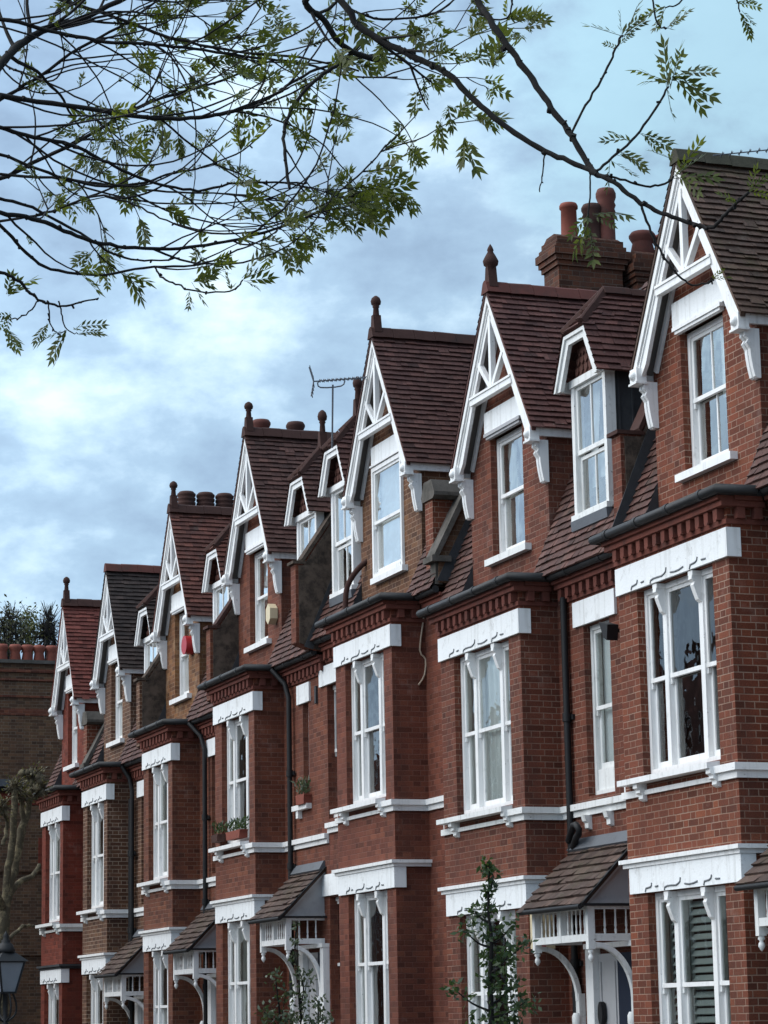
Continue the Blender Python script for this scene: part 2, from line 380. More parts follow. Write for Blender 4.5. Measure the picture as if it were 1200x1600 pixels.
def make_window(parent, x0, x1, z0, z1, y, mull=(), meet=None, bars=0, gl=None, fr=None, panel=None, brackets=None, curtain=None, ztop_gap=0.):
    f = MB(); p = MB(); J = .055
    f.box(x0, x0+J, y-.02, y+.10, z0, z1); f.box(x1-J, x1, y-.02, y+.10, z0, z1)
    f.box(x0+J, x1-J, y-.02, y+.10, z1-.06, z1); f.box(x0+J, x1-J, y-.035, y+.10, z0, z0+.06)
    ed = [x0+J]
    for a in mull:
        f.box(a-.045, a+.045, y-.022, y+.10, z0+.06, z1-.06); ed += [a-.045, a+.045]
    ed.append(x1-J)
    zb = z0+.06
    if panel: f.box(x0+J, x1-J, y+.0, y+.05, zb, panel); zb = panel
    zt = z1-.06
    for i in range(0, len(ed), 2):
        a, b = ed[i], ed[i+1]; st = .042; mz = meet
        # upper sash, outer
        f.box(a, a+st, y+.0, y+.035, mz, zt); f.box(b-st, b, y+.0, y+.035, mz, zt)
        f.box(a+st, b-st, y+.0, y+.035, zt-st, zt); f.box(a, b, y-.006, y+.04, mz-.022, mz+.024)
        f.box(a, a+.03, y+.002, y+.034, mz-.085, mz-.022); f.box(b-.03, b, y+.002, y+.034, mz-.085, mz-.022)
        # lower sash, set back
        f.box(a, a+st, y+.04, y+.075, zb, mz-.022); f.box(b-st, b, y+.04, y+.075, zb, mz-.022)
        f.box(a+st, b-st, y+.04, y+.075, zb, zb+.075)
        p.face(((a+st, y+.018, mz+.024), (b-st, y+.018, mz+.024), (b-st, y+.018, zt-st), (a+st, y+.018, zt-st)))
        p.face(((a+st, y+.058, zb+.075), (b-st, y+.058, zb+.075), (b-st, y+.058, mz-.022), (a+st, y+.058, mz-.022)))
        if bars and (b-a) > .45:
            for q in range(1, bars+1):
                xx = a+(b-a)*q/(bars+1)
                f.box(xx-.011, xx+.011, y+.006, y+.03, mz+.024, zt-st); f.box(xx-.011, xx+.011, y+.046, y+.07, zb+.075, mz-.022)
    w = f.build('window', fr or WHITE, parent)
    p.build('pane', gl or GLASS, w)
    if brackets:
        for a in mull:
            b = MB(); zt2 = z1-.005
            b.box(a-.05, a+.05, y-.13, y-.022, zt2-.05, zt2)
            prof = [(y-.13, zt2-.05), (y-.135, zt2-.09), (y-.10, zt2-.12), (y-.115, zt2-.15), (y-.09, zt2-.22), (y-.06, zt2-.30), (y-.024, zt2-.33), (y-.024, zt2-.05)]
            b.prism(prof, 'x', a-.038, a+.038); b.build('bracket', WHITE, w)
    if curtain:
        kind, mat = curtain
        c = MB(); yy = y+.115
        if kind == 'full':
            n = int((x1-x0)/.035); pts = [(x0+(x1-x0)*i/n, yy+.02*math.sin(i*1.3)+.012*math.sin(i*.37)) for i in range(n+1)]
            for i in range(n):
                c.face(((pts[i][0], pts[i][1], z0), (pts[i+1][0], pts[i+1][1], z0), (pts[i+1][0], pts[i+1][1], z1), (pts[i][0], pts[i][1], z1)), smooth=True)
        elif kind == 'sides':
            for sx0, sx1 in ((x0, x0+(x1-x0)*.28), (x1-(x1-x0)*.24, x1)):
                n = 12; pts = [(sx0+(sx1-sx0)*i/n, yy+.025*math.sin(i*1.7)) for i in range(n+1)]
                for i in range(n):
                    c.face(((pts[i][0], pts[i][1], z0), (pts[i+1][0], pts[i+1][1], z0), (pts[i+1][0], pts[i+1][1], z1), (pts[i][0], pts[i][1], z1)), smooth=True)
        elif kind == 'right': c.box(x0+(x1-x0)*.52, x1-.04, yy, yy+.006, (z0+z1)/2-.05, z1)
        elif kind == 'blind':
            zz = z0+(z1-z0)*.0; c.box(x0+.04, x1-.04, yy, yy+.006, zz, z1)
        elif kind == 'half':
            c.box(x0+.04, x1-.04, yy, yy+.006, (z0+z1)/2-.1, z1)
        elif kind == 'cafe':
            c.box(x0+.04, x1-.04, yy, yy+.006, z0, (z0+z1)/2)
        elif kind == 'louvre':
            c.box(x0, x0+.05, yy, yy+.035, z0, z1); c.box(x1-.05, x1, yy, yy+.035, z0, z1); xm = [x0+.05]+list(mull)+[x1-.05]
            for a in mull: c.box(a-.06, a+.06, yy, yy+.035, z0, z1)
            for i in range(len(xm)-1):
                a, b = xm[i], xm[i+1]; z = z0+.05
                while z < z1-.08:
                    c.bar((a+.05, yy+.018, z), (b-.05, yy+.018, z), .075, .012, up=(0, -.75, .66)); z += .085
        c.build('shutter' if kind == 'louvre' else ('blind' if kind in ('blind', 'half', 'right') else 'curtain'), mat, w)
    return w

SCROLL = [[(.40, .01), (.42, .045), (.48, .050), (.54, .056), (.555, .072), (.562, .098)], [(.65, .052), (.72, .056)],
          [(.87, .006), (.885, .036), (.95, .046), (1.05, .046), (1.15, .042), (1.21, .056), (1.25, .075), (1.262, .116)],
          [(1.36, .047), (1.46, .037), (1.56, .040), (1.66, .056)],
          [(1.80, .006), (1.82, .046), (1.88, .050), (1.93, .054), (1.97, .07), (1.985, .103)], [(2.07, .058), (2.17, .054)]]
def lintel(parent, x0, x1, z0, z1, y, carved=True, wrap=0., bevel=True, mat=None):
    f = MB(); yf = y-.035
    f.box(x0, x1, yf, y+.02, z0, z1)
    if wrap: f.box(x1-.02, x1+.035, yf+.0, y+wrap, z0, z1) if False else f.box(x1, x1+.035, yf, y+wrap, z0, z1)
    o = f.build('lintel', mat or RENDER_WHITE, parent)
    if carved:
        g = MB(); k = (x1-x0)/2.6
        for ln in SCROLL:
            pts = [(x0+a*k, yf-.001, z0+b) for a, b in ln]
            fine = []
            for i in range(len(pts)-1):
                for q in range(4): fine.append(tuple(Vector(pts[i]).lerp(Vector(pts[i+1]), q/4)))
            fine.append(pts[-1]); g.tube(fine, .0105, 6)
        g.build('carving', GROOVE_SHADE, o)  # scroll lines as thin tubes, groove shadow put into their colour
    return o

def cornice(parent, mat, x0, x1, y, ret=None, retL=None, z=.33):
    "corbelled brick band with dentils along x, turning back along the return"
    f = MB(); e0 = x0-(.10 if retL is not None else 0); e1 = x1+(.10 if ret is not None else 0)
    f.box(x0-(.03 if retL is not None else 0), x1+(.03 if ret is not None else 0), y-.03, y+.03, z, z+.05)
    f.box(e0, e1, y-.11, y+.03, z+.17, z+.23); f.box(e0-.0, e1+.0, y-.15, y+.03, z+.231, z+.275)
    n = max(2, int(round((x1-x0)/.205)))
    for i in range(n):
        a = x0+(x1-x0)*(i+.5)/n; f.box(a-.045, a+.045, y-.085, y+.02, z+.052, z+.169); f.box(a-.03, a+.03, y-.088, y-.085, z+.03, z+.052)
    for rr, sgn, xe in ((ret, 1, x1), (retL, -1, x0)):
        if rr is None: continue
        f.box(xe-.03*sgn, xe+.03*sgn, y+.031, rr, z, z+.05); f.box(xe-.03*sgn, xe+.098*sgn, y+.031, rr-.111, z+.17, z+.23); f.box(xe-.03*sgn, xe+.13*sgn, y+.031, rr-.15, z+.232, z+.276)
        q = 0
        while y+.12+q*.2 < rr-.12:
            f.box(xe-.01*sgn, xe+.08*sgn, y+.08+q*.2, y+.17+q*.2, z+.052, z+.169); q += 1
    return f.build('cornice', mat, parent)

def gutter(parent, pts, r=.05):
    f = MB(); f.tube(pts, r, 10)
    a = Vector(pts[0]); b = Vector(pts[-1])
    tot = sum((Vector(pts[i+1])-Vector(pts[i])).length for i in range(len(pts)-1))
    for i in range(len(pts)-1):
        p, q = Vector(pts[i]), Vector(pts[i+1]); L = (q-p).length; n = int(L/.75)
        for k in range(n):
            c = p.lerp(q, (k+.5)/max(n, 1)); d = (q-p).normalized()*.035; f.tube([c-d, c+d], r*1.17, 10)
    return f.build('gutter', GUTTER, parent)

def pipe(parent, x, y, z0, z1, swan=None, mat=None):
    f = MB(); path = [(x, y, z0), (x, y, z1)]
    if swan: path += [(x, y, z1+.02)]+[tuple(p) for p in swan]
    f.tube(path, .042, 9)
    z = z0+.6
    while z < z1-.1:
        f.tube([(x, y, z-.05), (x, y, z+.05)], .056, 9); f.box(x-.10, x+.10, y+.03, y+.06, z-.03, z+.03); z += 1.45
    return f.build('downpipe', mat or IRON, parent)

def finial_on(parent, x, y, z, h=.42, kind='ball'):
    f = MB()
    f.prism([(x-.09, z-.10), (x+.09, z-.10), (x+.06, z+.06), (x+.042, z+h*.36), (x-.042, z+h*.36), (x-.06, z+.06)], 'y', y-.06, y+.06)
    if kind == 'ball':
        pr = [(.05, .32*h), (.04, .6*h), (.055, .64*h), (.045, .68*h), (.07, .72*h), (.078, .82*h), (.06, .93*h), (.02, h), (0, h)]
    else:
        pr = [(.05, .30*h), (.05, .34*h), (.095, .42*h), (.105, .52*h), (.07, .66*h), (.035, .78*h), (.045, .82*h), (.03, .9*h), (0, h)]
    f.lathe(pr, (x, y, z)); return f.build('finial', TERRA_DARK, parent)

def ridge_tiles(mb, p, q, w=.13, hgt=.09):
    p, q = Vector(p), Vector(q); L = (q-p).length; n = max(1, int(L/.32)); t = (q-p)/n
    sd = t.cross(Vector((0, 0, 1))).normalized(); up = sd.cross(t).normalized()
    for i in range(n):
        a = p+t*i+up*R.uniform(-.006, .006); b = p+t*(i+.985)+up*R.uniform(-.006, .006)
        pr = [(-w, -hgt*1.1), (-w*.45, hgt*.35), (0, hgt*.62), (w*.45, hgt*.35), (w, -hgt*1.1)]
        A = [a+sd*x+up*z for x, z in pr]; B = [b+sd*x+up*z for x, z in pr]
        for k in range(4): mb.face((A[k], A[k+1], B[k+1], B[k]))
        mb.face(A); mb.face(B[::-1])

def gable_trim(parent, xc, hw, ztop, zft, y0, y1, s):
    "bargeboards, collar, king post and struts in the plane y0..y1"
    f = MB(); k = (ztop-zft)/hw
    L = math.hypot(hw, ztop-zft); nx, nz = (ztop-zft)/L, hw/L       # normal of the slope
    for sg in (-1, 1):
        def P(t, d):  # t from apex (0) to foot (1), d inwards
            return (xc+sg*(hw*t-nx*d), ztop-(ztop-zft)*t-nz*d)
        # the board curves slightly inward and widens towards its foot
        out = [P(0, 0), P(.35, .0), P(.7, .0), P(1, 0.)]
        ins = [P(1.0, .16), P(.93, .205), P(.8, .19), P(.55, .165), P(.25, .16)]
        top = (xc, ztop-.16*math.hypot(1, k))
        poly = out+ins+[top]
        f.prism(poly if sg > 0 else poly[::-1], 'y', y0, y1)
        # outer moulding
        mo = [P(0, -.01), P(1.01, -.01), P(1.01, .055)]+[(xc, ztop-.055*math.hypot(1, k))]
        f.prism(mo, 'y', y0-.032, y0+.0)
        mo = [P(.05, .075), P(1.0, .075), P(1.0, .095), P(.05, .095)]
        f.prism(mo, 'y', y0-.014, y0+.0)
        # foot block with rosette
        bx, bz = P(1.0, .07)
        f.box(bx-.085, bx+.085, y0-.06, y1+.02, bz-.10, bz+.06); f.box(bx-.10, bx+.10, y0-.075, y1+.02, bz-.125, bz-.10)
        f.tube([(bx, y0-.06, bz-.02), (bx, y0-.085, bz-.02), (bx, y0-.105, bz-.02)], [.06, .055, .02], 8)
    zc = zft+(ztop-zft)*.385
    hx = hw*(ztop-zc)/(ztop-zft)-.12
    f.box(xc-hx, xc+hx, y0-.02, y1+.012, zc-.06, zc+.055); f.box(xc-hx, xc+hx, y0-.034, y0-.02, zc+.02, zc+.05)
    zk = ztop-.28
    f.box(xc-.035, xc+.035, y0-.012, y1+.012, zc+.055, zk)
    for sg in (-1, 1):
        t = .42; f.bar((xc+sg*.05, (y0+y1)/2, zc+.07), (xc+sg*(hw*.36), (y0+y1)/2, zc+.50), .062, .065, up=(0, 1, 0))
    return f.build('bargeboard', WHITE, parent)

def console(parent, x, ztop, zbot, yf, yw, w=.13, mat=None):
    "bracket under the foot of a bargeboard: scrolled front, plain sides"
    f = MB(); h = ztop-zbot
    prof = [(yw, ztop), (yf, ztop), (yf-.005, ztop-.16*h), (yf+.035, ztop-.22*h), (yf+.01, ztop-.30*h), (yf+.045, ztop-.40*h)]
    for i in range(7):
        t = i/6; prof.append((yf+.05+(yw-.07-yf-.05)*(t**1.6), ztop-.42*h-.55*h*t))
    prof += [(yw-.045, zbot), (yw, zbot)]
    for a in (-1, 1): f.prism(prof, 'x', x+a*w*.30-w*.20, x+a*w*.30+w*.20)
    pr2 = [(p[0]+.022 if p[0] < yw else p[0], p[1]) for p in prof]
    f.prism(pr2, 'x', x-w*.1-.001, x+w*.1+.001)
    return f.build('gable_bracket', mat or WHITE, parent)

def dormer(parent, i, xc, hw, roofmat, finial=False, gl=None, curtain=None, fr=None):
    y = .45; z0, z1 = 1.29, 2.96; x0, x1 = xc-hw, xc+hw
    f = MB()      # white box frame round the sashes
    f.box(x0, x0+.075, y-.01, y+.12, z0, z1); f.box(x1-.075, x1, y-.01, y+.12, z0, z1); f.box(x0-.02, x1+.02, y-.03, y+.12, z1-.07, z1+.02)
    f.box(x0-.02, x1+.02, y-.05, y+.12, z0-.04, z0+.03)
    d = f.build('dormer', fr or WHITE, parent)
    g = MB(); p = MB(); a, b = x0+.075, x1-.075; mz = 2.05
    for (za, zb, yy) in ((mz, z1-.07, y+.02), (z0+.03, mz-.02, y+.055)):
        g.box(a, a+.045, yy, yy+.035, za, zb); g.box(b-.045, b, yy, yy+.035, za, zb); g.box(a+.045, b-.045, yy, yy+.035, zb-.045, zb); g.box(a+.045, b-.045, yy, yy+.035, za, za+.055)
        xm = (a+b)/2; g.box(xm-.011, xm+.011, yy+.005, yy+.03, za+.055, zb-.045)
        p.face(((a+.045, yy+.018, za+.055), (b-.045, yy+.018, za+.055), (b-.045, yy+.018, zb-.045), (a+.045, yy+.018, zb-.045)))
    g.build('sash', fr or WHITE, d); p.build('pane', gl or GLASS_B, d)
    if curtain:
        c = MB()
        if curtain == 'blind': c.box(a, b, y+.2, y+.206, z0, z1)
        else:
            c.face(((a, y+.2, z1-.05), (a, y+.2, z0+.05), (a+.10, y+.2, z0+.05), (a+.32, y+.2, z1-.05))); c.box(a, b, y+.24, y+.245, z0, mz)
        c.build('curtain', BLIND, d)
    # cheeks
    c = MB()
    for xa, xb in ((x0+.02, x0+.05), (x1-.05, x1-.02)): c.prism([(y+.12, z0-.3), (y+.12, 2.9), (1.35, 2.9), (1.2, z0)], 'x', xa, xb)
    for yv in (.62, .80, .98): c.box(x1-.021, x1-.004, yv-.012, yv+.012, z0, 2.9)
    c.build('cheek', LEAD_DARK, d)
    # tile hung panel above the window, trapezoid bargeboard, half hipped roof
    ze, zt, zr = 2.88, 3.48, 4.00; e = hw+.14; t_ = e*(zr-zt)/(zr-ze); yb = .30
    c = MB(); c.prism([(x0+.04, z1+.02), (x1-.04, z1+.02), (xc+t_-.05, zt-.05), (xc-t_+.05, zt-.05)], 'y', y+.02, y+.10)
    zz = z1+.10
    while zz < zt-.08:
        hwz = hw-.06-(zz-z1)*.45
        n = 6
        for q in range(n):
            xa = xc-hwz+2*hwz*(q+.5)/n; c.prism([(xa-.05, zz+.05), (xa-.045, zz), (xa, zz-.045), (xa+.045, zz), (xa+.05, zz+.05)], 'y', y+.0, y+.019)
        zz += .11
    c.build('tile_hanging', TILEHANG, d)
    b_ = MB(); ex = e+.02
    P = [(xc-ex+.02, ze-.03), (xc-t_-.0, zt+.0), (xc+t_+.0, zt+.0), (xc+ex-.02, ze-.03)]
    I = [(xc+ex-.16, ze-.03), (xc+t_-.08, zt-.12), (xc-t_+.08, zt-.12), (xc-ex+.16, ze-.03)]
    for a_, b2, c2, d2 in ((P[0], P[1], I[2], I[3]), (P[1], P[2], I[1], I[2]), (P[2], P[3], I[0], I[1])):
        b_.prism([a_, b2, c2, d2], 'y', yb, yb+.05)
    def off(p, q, r_): return (p[0]+(q[0]-p[0])*r_, p[1]+(q[1]-p[1])*r_)
    for a_, b2, c2, d2 in ((P[0], P[1], I[2], I[3]), (P[1], P[2], I[1], I[2]), (P[2], P[3], I[0], I[1])):
        b_.prism([a_, b2, off(b2, c2, .35), off(a_, d2, .35)], 'y', yb-.025, yb)
    for sg in (-1,):   # soffit board behind the barge
        xa = xc+sg*(e-.03); b_.box(xa-.02, xa+.02, yb+.05, y+.12, ze-.02, ze+.12)
    b_.build('dormer_bargeboard', fr or WHITE, d)
    r_ = MB(); hy = .70; yo = yb-.04
    for sg in (-1, 1):
        A = (xc+sg*e, yo, ze-.02); T = (xc+sg*t_, yo, zt+.03); Pk = (xc, hy, zr+.03); Bk = (xc, 2.1, zr+.03); Be = (xc+sg*e, 2.1, ze-.02)
        Bt = (xc+sg*t_, 2.1, zt+.03)
        if sg > 0: r_.tiles(A, Be, Bt, T); r_.tiles(T, Bt, Bk, Pk)
        else: r_.tiles(Be, A, T, Bt); r_.tiles(Bt, T, Pk, Bk)
    r_.tiles((xc-t_, yo, zt+.03), (xc+t_, yo, zt+.03), (xc, hy, zr+.03), (xc, hy, zr+.03))
    r_.face(((xc-t_, yo, zt+.025), (xc+t_, yo, zt+.025), (xc+t_, .7, zt+.025), (xc-t_, .7, zt+.025)))
    ro = r_.build('dormer_roof', roofmat, d)
    h_ = MB(); ridge_tiles(h_, (xc, hy-.02, zr+.04), (xc, 2.1, zr+.04), .085, .06)
    for sg in (-1, 1): ridge_tiles(h_, (xc+sg*t_, yo-.02, zt+.06), (xc, hy, zr+.05), .055, .045)
    h_.build('ridge_tile', TERRA_DARK, d)
    if finial: finial_on(d, xc, hy+.03, zr+.08, .56, 'ball')
    s_ = MB(); s_.prism([(y-.06, z0-.04), (.40, z0-.16), (.43, z0-.17), (y+.05, z0-.03)], 'x', x0-.02, x1+.02); s_.build('flashing', LEAD, d)
    return d

def porch(parent, xl, xr, roofmat, wood, colr, door=True):
    yf, yw = -.10, .5; zt, zb = -3.39, -3.76
    p = MB()     # the frieze box: rails, posts and corner drops
    for y in (yf,): 
        p.box(xl+.005, xr-.005, y, y+.06, zt+.003, zt+.047); p.box(xl+.005, xr-.005, y-.01, y+.065, zb+.02, zb+.10)
    xm = (xl+xr)/2
    for x in (xl, xm-.03, xr-.07): 
        w_ = .07 if x != xm-.03 else .06
        p.box(x, x+w_, yf-.015, yf+.07, zb-(.07 if w_ == .07 else -.02), zt+.05)
    for xs in (xl, xr-.05):
        p.box(xs+.003, xs+.047, yf+.071, yw, zt, zt+.05); p.box(xs+.003, xs+.047, yf+.071, yw, zb+.02, zb+.10)
    for x in (xl+.035, xr-.035):
        p.lathe([(.028, 0), (.036, -.03), (.018, -.05), (.03, -.075), (.034, -.10), (.014, -.135), (0, -.15)], (x, yf+.028, zb-.07), 10)
    s = p
    for a, b in ((xl+.07, xm-.03), (xm+.03, xr-.07)):
        for q in range(5):
            x = a+(b-a)*(q+1)/6; s.lathe([(.010, zb+.10), (.013, zb+.13), (.008, zb+.16), (.013, (zt+zb)/2+.03), (.008, zt-.06), (.013, zt-.03), (.010, zt)], (x, yf+.03, 0), 6)
    for xs in (xl+.025, xr-.025):
        for q in range(3):
            y = yf+.07+(yw-yf-.07)*(q+1)/4; s.lathe([(.012, zb+.10), (.016, zb+.14), (.009, zb+.17), (.016, (zt+zb)/2), (.009, zt-.05), (.012, zt)], (xs, y, 0), 6)
    P = p.build('porch', wood, parent)
    # curved side brackets from the wall to the front
    for xs in (xl+.03, xr-.03):
        b = MB(); pts = []
        for q in range(11):
            a = q/10*math.pi/2; pts.append((xs, yw-.07-.46*(1-math.cos(a)) if False else yw-.06-.47*(1-math.cos(a)), zb-.62+.60*math.sin(a)))
        for q in range(10): b.bar(pts[q], pts[q+1], .055, .065, up=(1, 0, 0))
        b.box(xs-.05, xs+.05, yw-.08, yw, -6., zb-.62+.08); b.lathe([(.045, 0), (.065, .03), (.045, .07), (.06, .12), (.06, .2), (.04, .24)], (xs, yw-.09, zb-1.0), 10)
        b.build('porch_bracket', wood, P)
    # lean-to roof
    r_ = MB(); xo = .10
    E0 = (xl-xo, -.24, -3.34); E1 = (xr+xo, -.24, -3.34); T1 = (xr+xo-.03, .5, -2.60); T0 = (xl-xo+.03, .5, -2.60)
    r_.tiles(E0, E1, T1, T0, gauge=.125, lip=.028, tw=.19, jit=.01)
    r_.prism([(-.22, -3.35), (.5, -2.62), (.5, -2.66), (-.20, -3.375)], 'x', xl-xo+.01, xr+xo-.035)
    r_.build('porch_roof', roofmat, P)
    g = MB(); g.tube([(xl-xo, -.25, -3.365), (xr+xo, -.25, -3.365)], .03, 8); g.box(xr+xo-.02, xr+xo+.012, -.24, .5, -3.36, -3.33)
    g.bar((xr+xo-.005, -.23, -3.335), (xr+xo-.005, .5, -2.595), .02, .05, up=(1, 0, 0)); g.build('porch_gutter', IRON, P)
    for xs in (xr-.02, xl+.0):
        pd = MB()
        pd.prism([(-.15, -3.335), (.5, -3.335), (.5, -2.68)], 'x', xs, xs+.02)
        for A, B in (((-.19, -3.36), (.5, -2.66)),):
            pd.bar((xs+.035, -.17, -3.345), (xs+.035, .5, -2.675), .035, .09, up=(1, 0, 0))
        pd.box(xs, xs+.05, -.10, .5, -3.345, -3.29); pd.build('pediment', GREYWOOD, P)
    fl = MB(); fl.prism([(.5, -2.5), (.475, -2.5), (.40, -2.63), (.43, -2.66), (.5, -2.6)], 'x', xl-xo, xr+xo-.04); fl.build('flashing', LEAD, P)
    if door:
        d = MB(); xa = xl+.33
        d.box(xa, xa+.2, yw-.10, yw+.01, -6.2, -3.80); d.box(xr+.05, xr+.2, yw-.10, yw+.01, -6.2, -3.80); d.box(xa-.006, xr+.206, yw-.12, yw+.01, -3.798, -3.74)
        d.build('door_frame', WHITE, P)
        d = MB(); d.box(xa+.2, xa+.72, yw-.03, yw+.01, -6.2, -3.86)
        d.box(xa+.26, xa+.29, yw-.045, yw-.03, -6.0, -3.95); d.box(xa+.64, xa+.67, yw-.045, yw-.03, -6.0, -3.95)
        d.build('side_panel', GREYWOOD, P)
        d = MB(); d.box(xa+.722, xr+.05, yw-.035, yw+.01, -6.2, -3.86)
        d.box(xa+.80, xr-.03, yw-.05, yw-.035, -5.0, -4.1); d.box(xa+.80, xr-.03, yw-.05, yw-.035, -6.0, -5.2); d.build('door', colr, P)
    return P

def parapet(parent, x, yf, mat, kneeler=False, capm=None):
    w = .23; fl = .26 if yf > .2 else .13
    f = MB(); zf = 2.0
    top = [(.30, .67), (yf, .78 if yf < .2 else .74), (yf, zf), (yf+fl, zf+.01), (1.95, 4.72), (2.4, 4.72), (2.4, .67)]
    if kneeler: top = [(.34, .74), (.34, 1.1), (1.5, 3.4), (2.2, 4.6), (2.6, 4.6), (2.6, .74)]
    f.prism(top, 'x', x, x+w)
    o = f.build('party_wall', mat, parent)
    c = MB()
    if not kneeler:
        c.box(x-.03, x+w+.03, yf-.05, yf+fl+.04, zf, zf+.045)
        c.bar((x+w/2, yf+.10, zf+.045), (x+w/2, 1.95, 4.76), w+.06, .05, up=(1, 0, 0)) if False else c.prism([(yf+fl, zf+.03), (yf+fl-.03, zf+.08), (1.93, 4.80), (1.97, 4.72)], 'x', x-.02, x+w+.02)
        # rendered, flashed face towards the light
        f2 = MB(); f2.prism([(.33, .68), (yf+.05, .78 if yf < .2 else .76), (yf+.05, zf-.03), (yf+fl, zf-.02), (1.93, 4.68), (2.3, 4.68), (2.3, .68)], 'x', x+w, x+w+.018); f2.build('render_face', CONCRETE, o)
        c.build('coping', capm, o)
        l_ = MB(); l_.prism([(.26, .68), (.12, .72), (1.64, 4.3), (1.85, 4.3)], 'x', x+w+.018, x+w+.03); l_.build('flashing', LEAD_DARK, o)
    else:
        c.prism([(.30, 1.05), (.26, 1.12), (1.45, 3.46), (2.2, 4.70), (2.25, 4.6), (1.5, 3.35)], 'x', x-.04, x+w+.05)
        c.box(x-.06, x+w+.06, .22, .50, 1.02, 1.10); c.box(x+.01, x+w-.03, .30, .40, .72, 1.02)
        c.build('coping', STONE, o)
        l_ = MB(); l_.prism([(.30, .76), (.55, .76), (1.6, 2.9), (1.3, 2.7)], 'x', x+w, x+w+.015); l_.build('flashing', LEAD_DARK, o)
    return o

def pot(parent, x, y, z, h, r_, kind='plain', mat=None):
    f = MB()
    if kind == 'plain': pr = [(r_*1.08, 0), (r_*1.0, .04), (r_*.92, h*.86), (r_*1.1, h*.88), (r_*1.1, h*.95), (r_*.98, h), (r_*.75, h), (r_*.7, h*.5)]
    elif kind == 'roll': pr = [(r_*1.15, 0), (r_*1.15, .05), (r_, .08), (r_*.95, h*.55), (r_*1.12, h*.60), (r_*.98, h*.66), (r_*1.15, h*.72), (r_, h*.78), (r_*1.2, h*.86), (r_*1.2, h*.93), (r_, h), (r_*.7, h), (r_*.7, h*.5)]
    elif kind == 'beehive':
        pr = [(r_*.95, 0)]
        for q in range(5): pr += [(r_*1.12, h*(q+.15)/5.2), (r_*1.12, h*(q+.6)/5.2), (r_*.98, h*(q+.8)/5.2)]
        pr += [(r_*.85, h*.98), (r_*.6, h), (r_*.5, h*.6)]
    else: pr = [(r_*.8, 0), (r_*.8, h*.1), (r_*1.1, h*.3), (r_*.9, h*.62), (r_*.95, h*.66), (r_*1.2, h*.82), (r_*1.2, h*.9), (r_, h), (r_*.7, h), (r_*.7, h*.5)]
    f.lathe(pr, (x, y, z), 16); return f.build('chimney_pot', mat or TERRA_POT, parent)

def chimney(parent, x0, x1, y0, y1, zb, zt, pots, mat=None, corbel=True):
    f = MB(); f.box(x0, x1, y0, y1, zb, zt-.42 if corbel else zt)
    if corbel:
        z = zt-.42
        for e, h in ((.03, .075), (.06, .075), (.09, .11), (.05, .07), (.02, .09)): f.box(x0-e, x1+e, y0-e, y1+e, z+.0005, z+h); z += h
        f.prism([(x0, zt), (x1, zt), (x1-.12, zt+.07), (x0+.12, zt+.07)], 'y', y0, y1)
    o = f.build('chimney', mat or CHIM, parent)
    for (px, py, h, r_, kind, mt) in pots: pot(o, px, py, zt-.01, h, r_, kind, mt)
    return o

HX = [-22.895, -28.254, -32.676, -38.943, -43.757, -48.354, -52.017]
HZ = [4.588, 4.587, 5.058, 4.916, 4.600, 4.303, 4.186]
HW = [2.60, 2.62, 2.32, 2.18, 1.92, 1.94, 1.91]
# right-hand party line of each house, relative to its bay's right edge; left-hand one follows from the neighbour's
PR = [2.25, 2.2, .95, 2.12, 2.35, 2.35, .75]

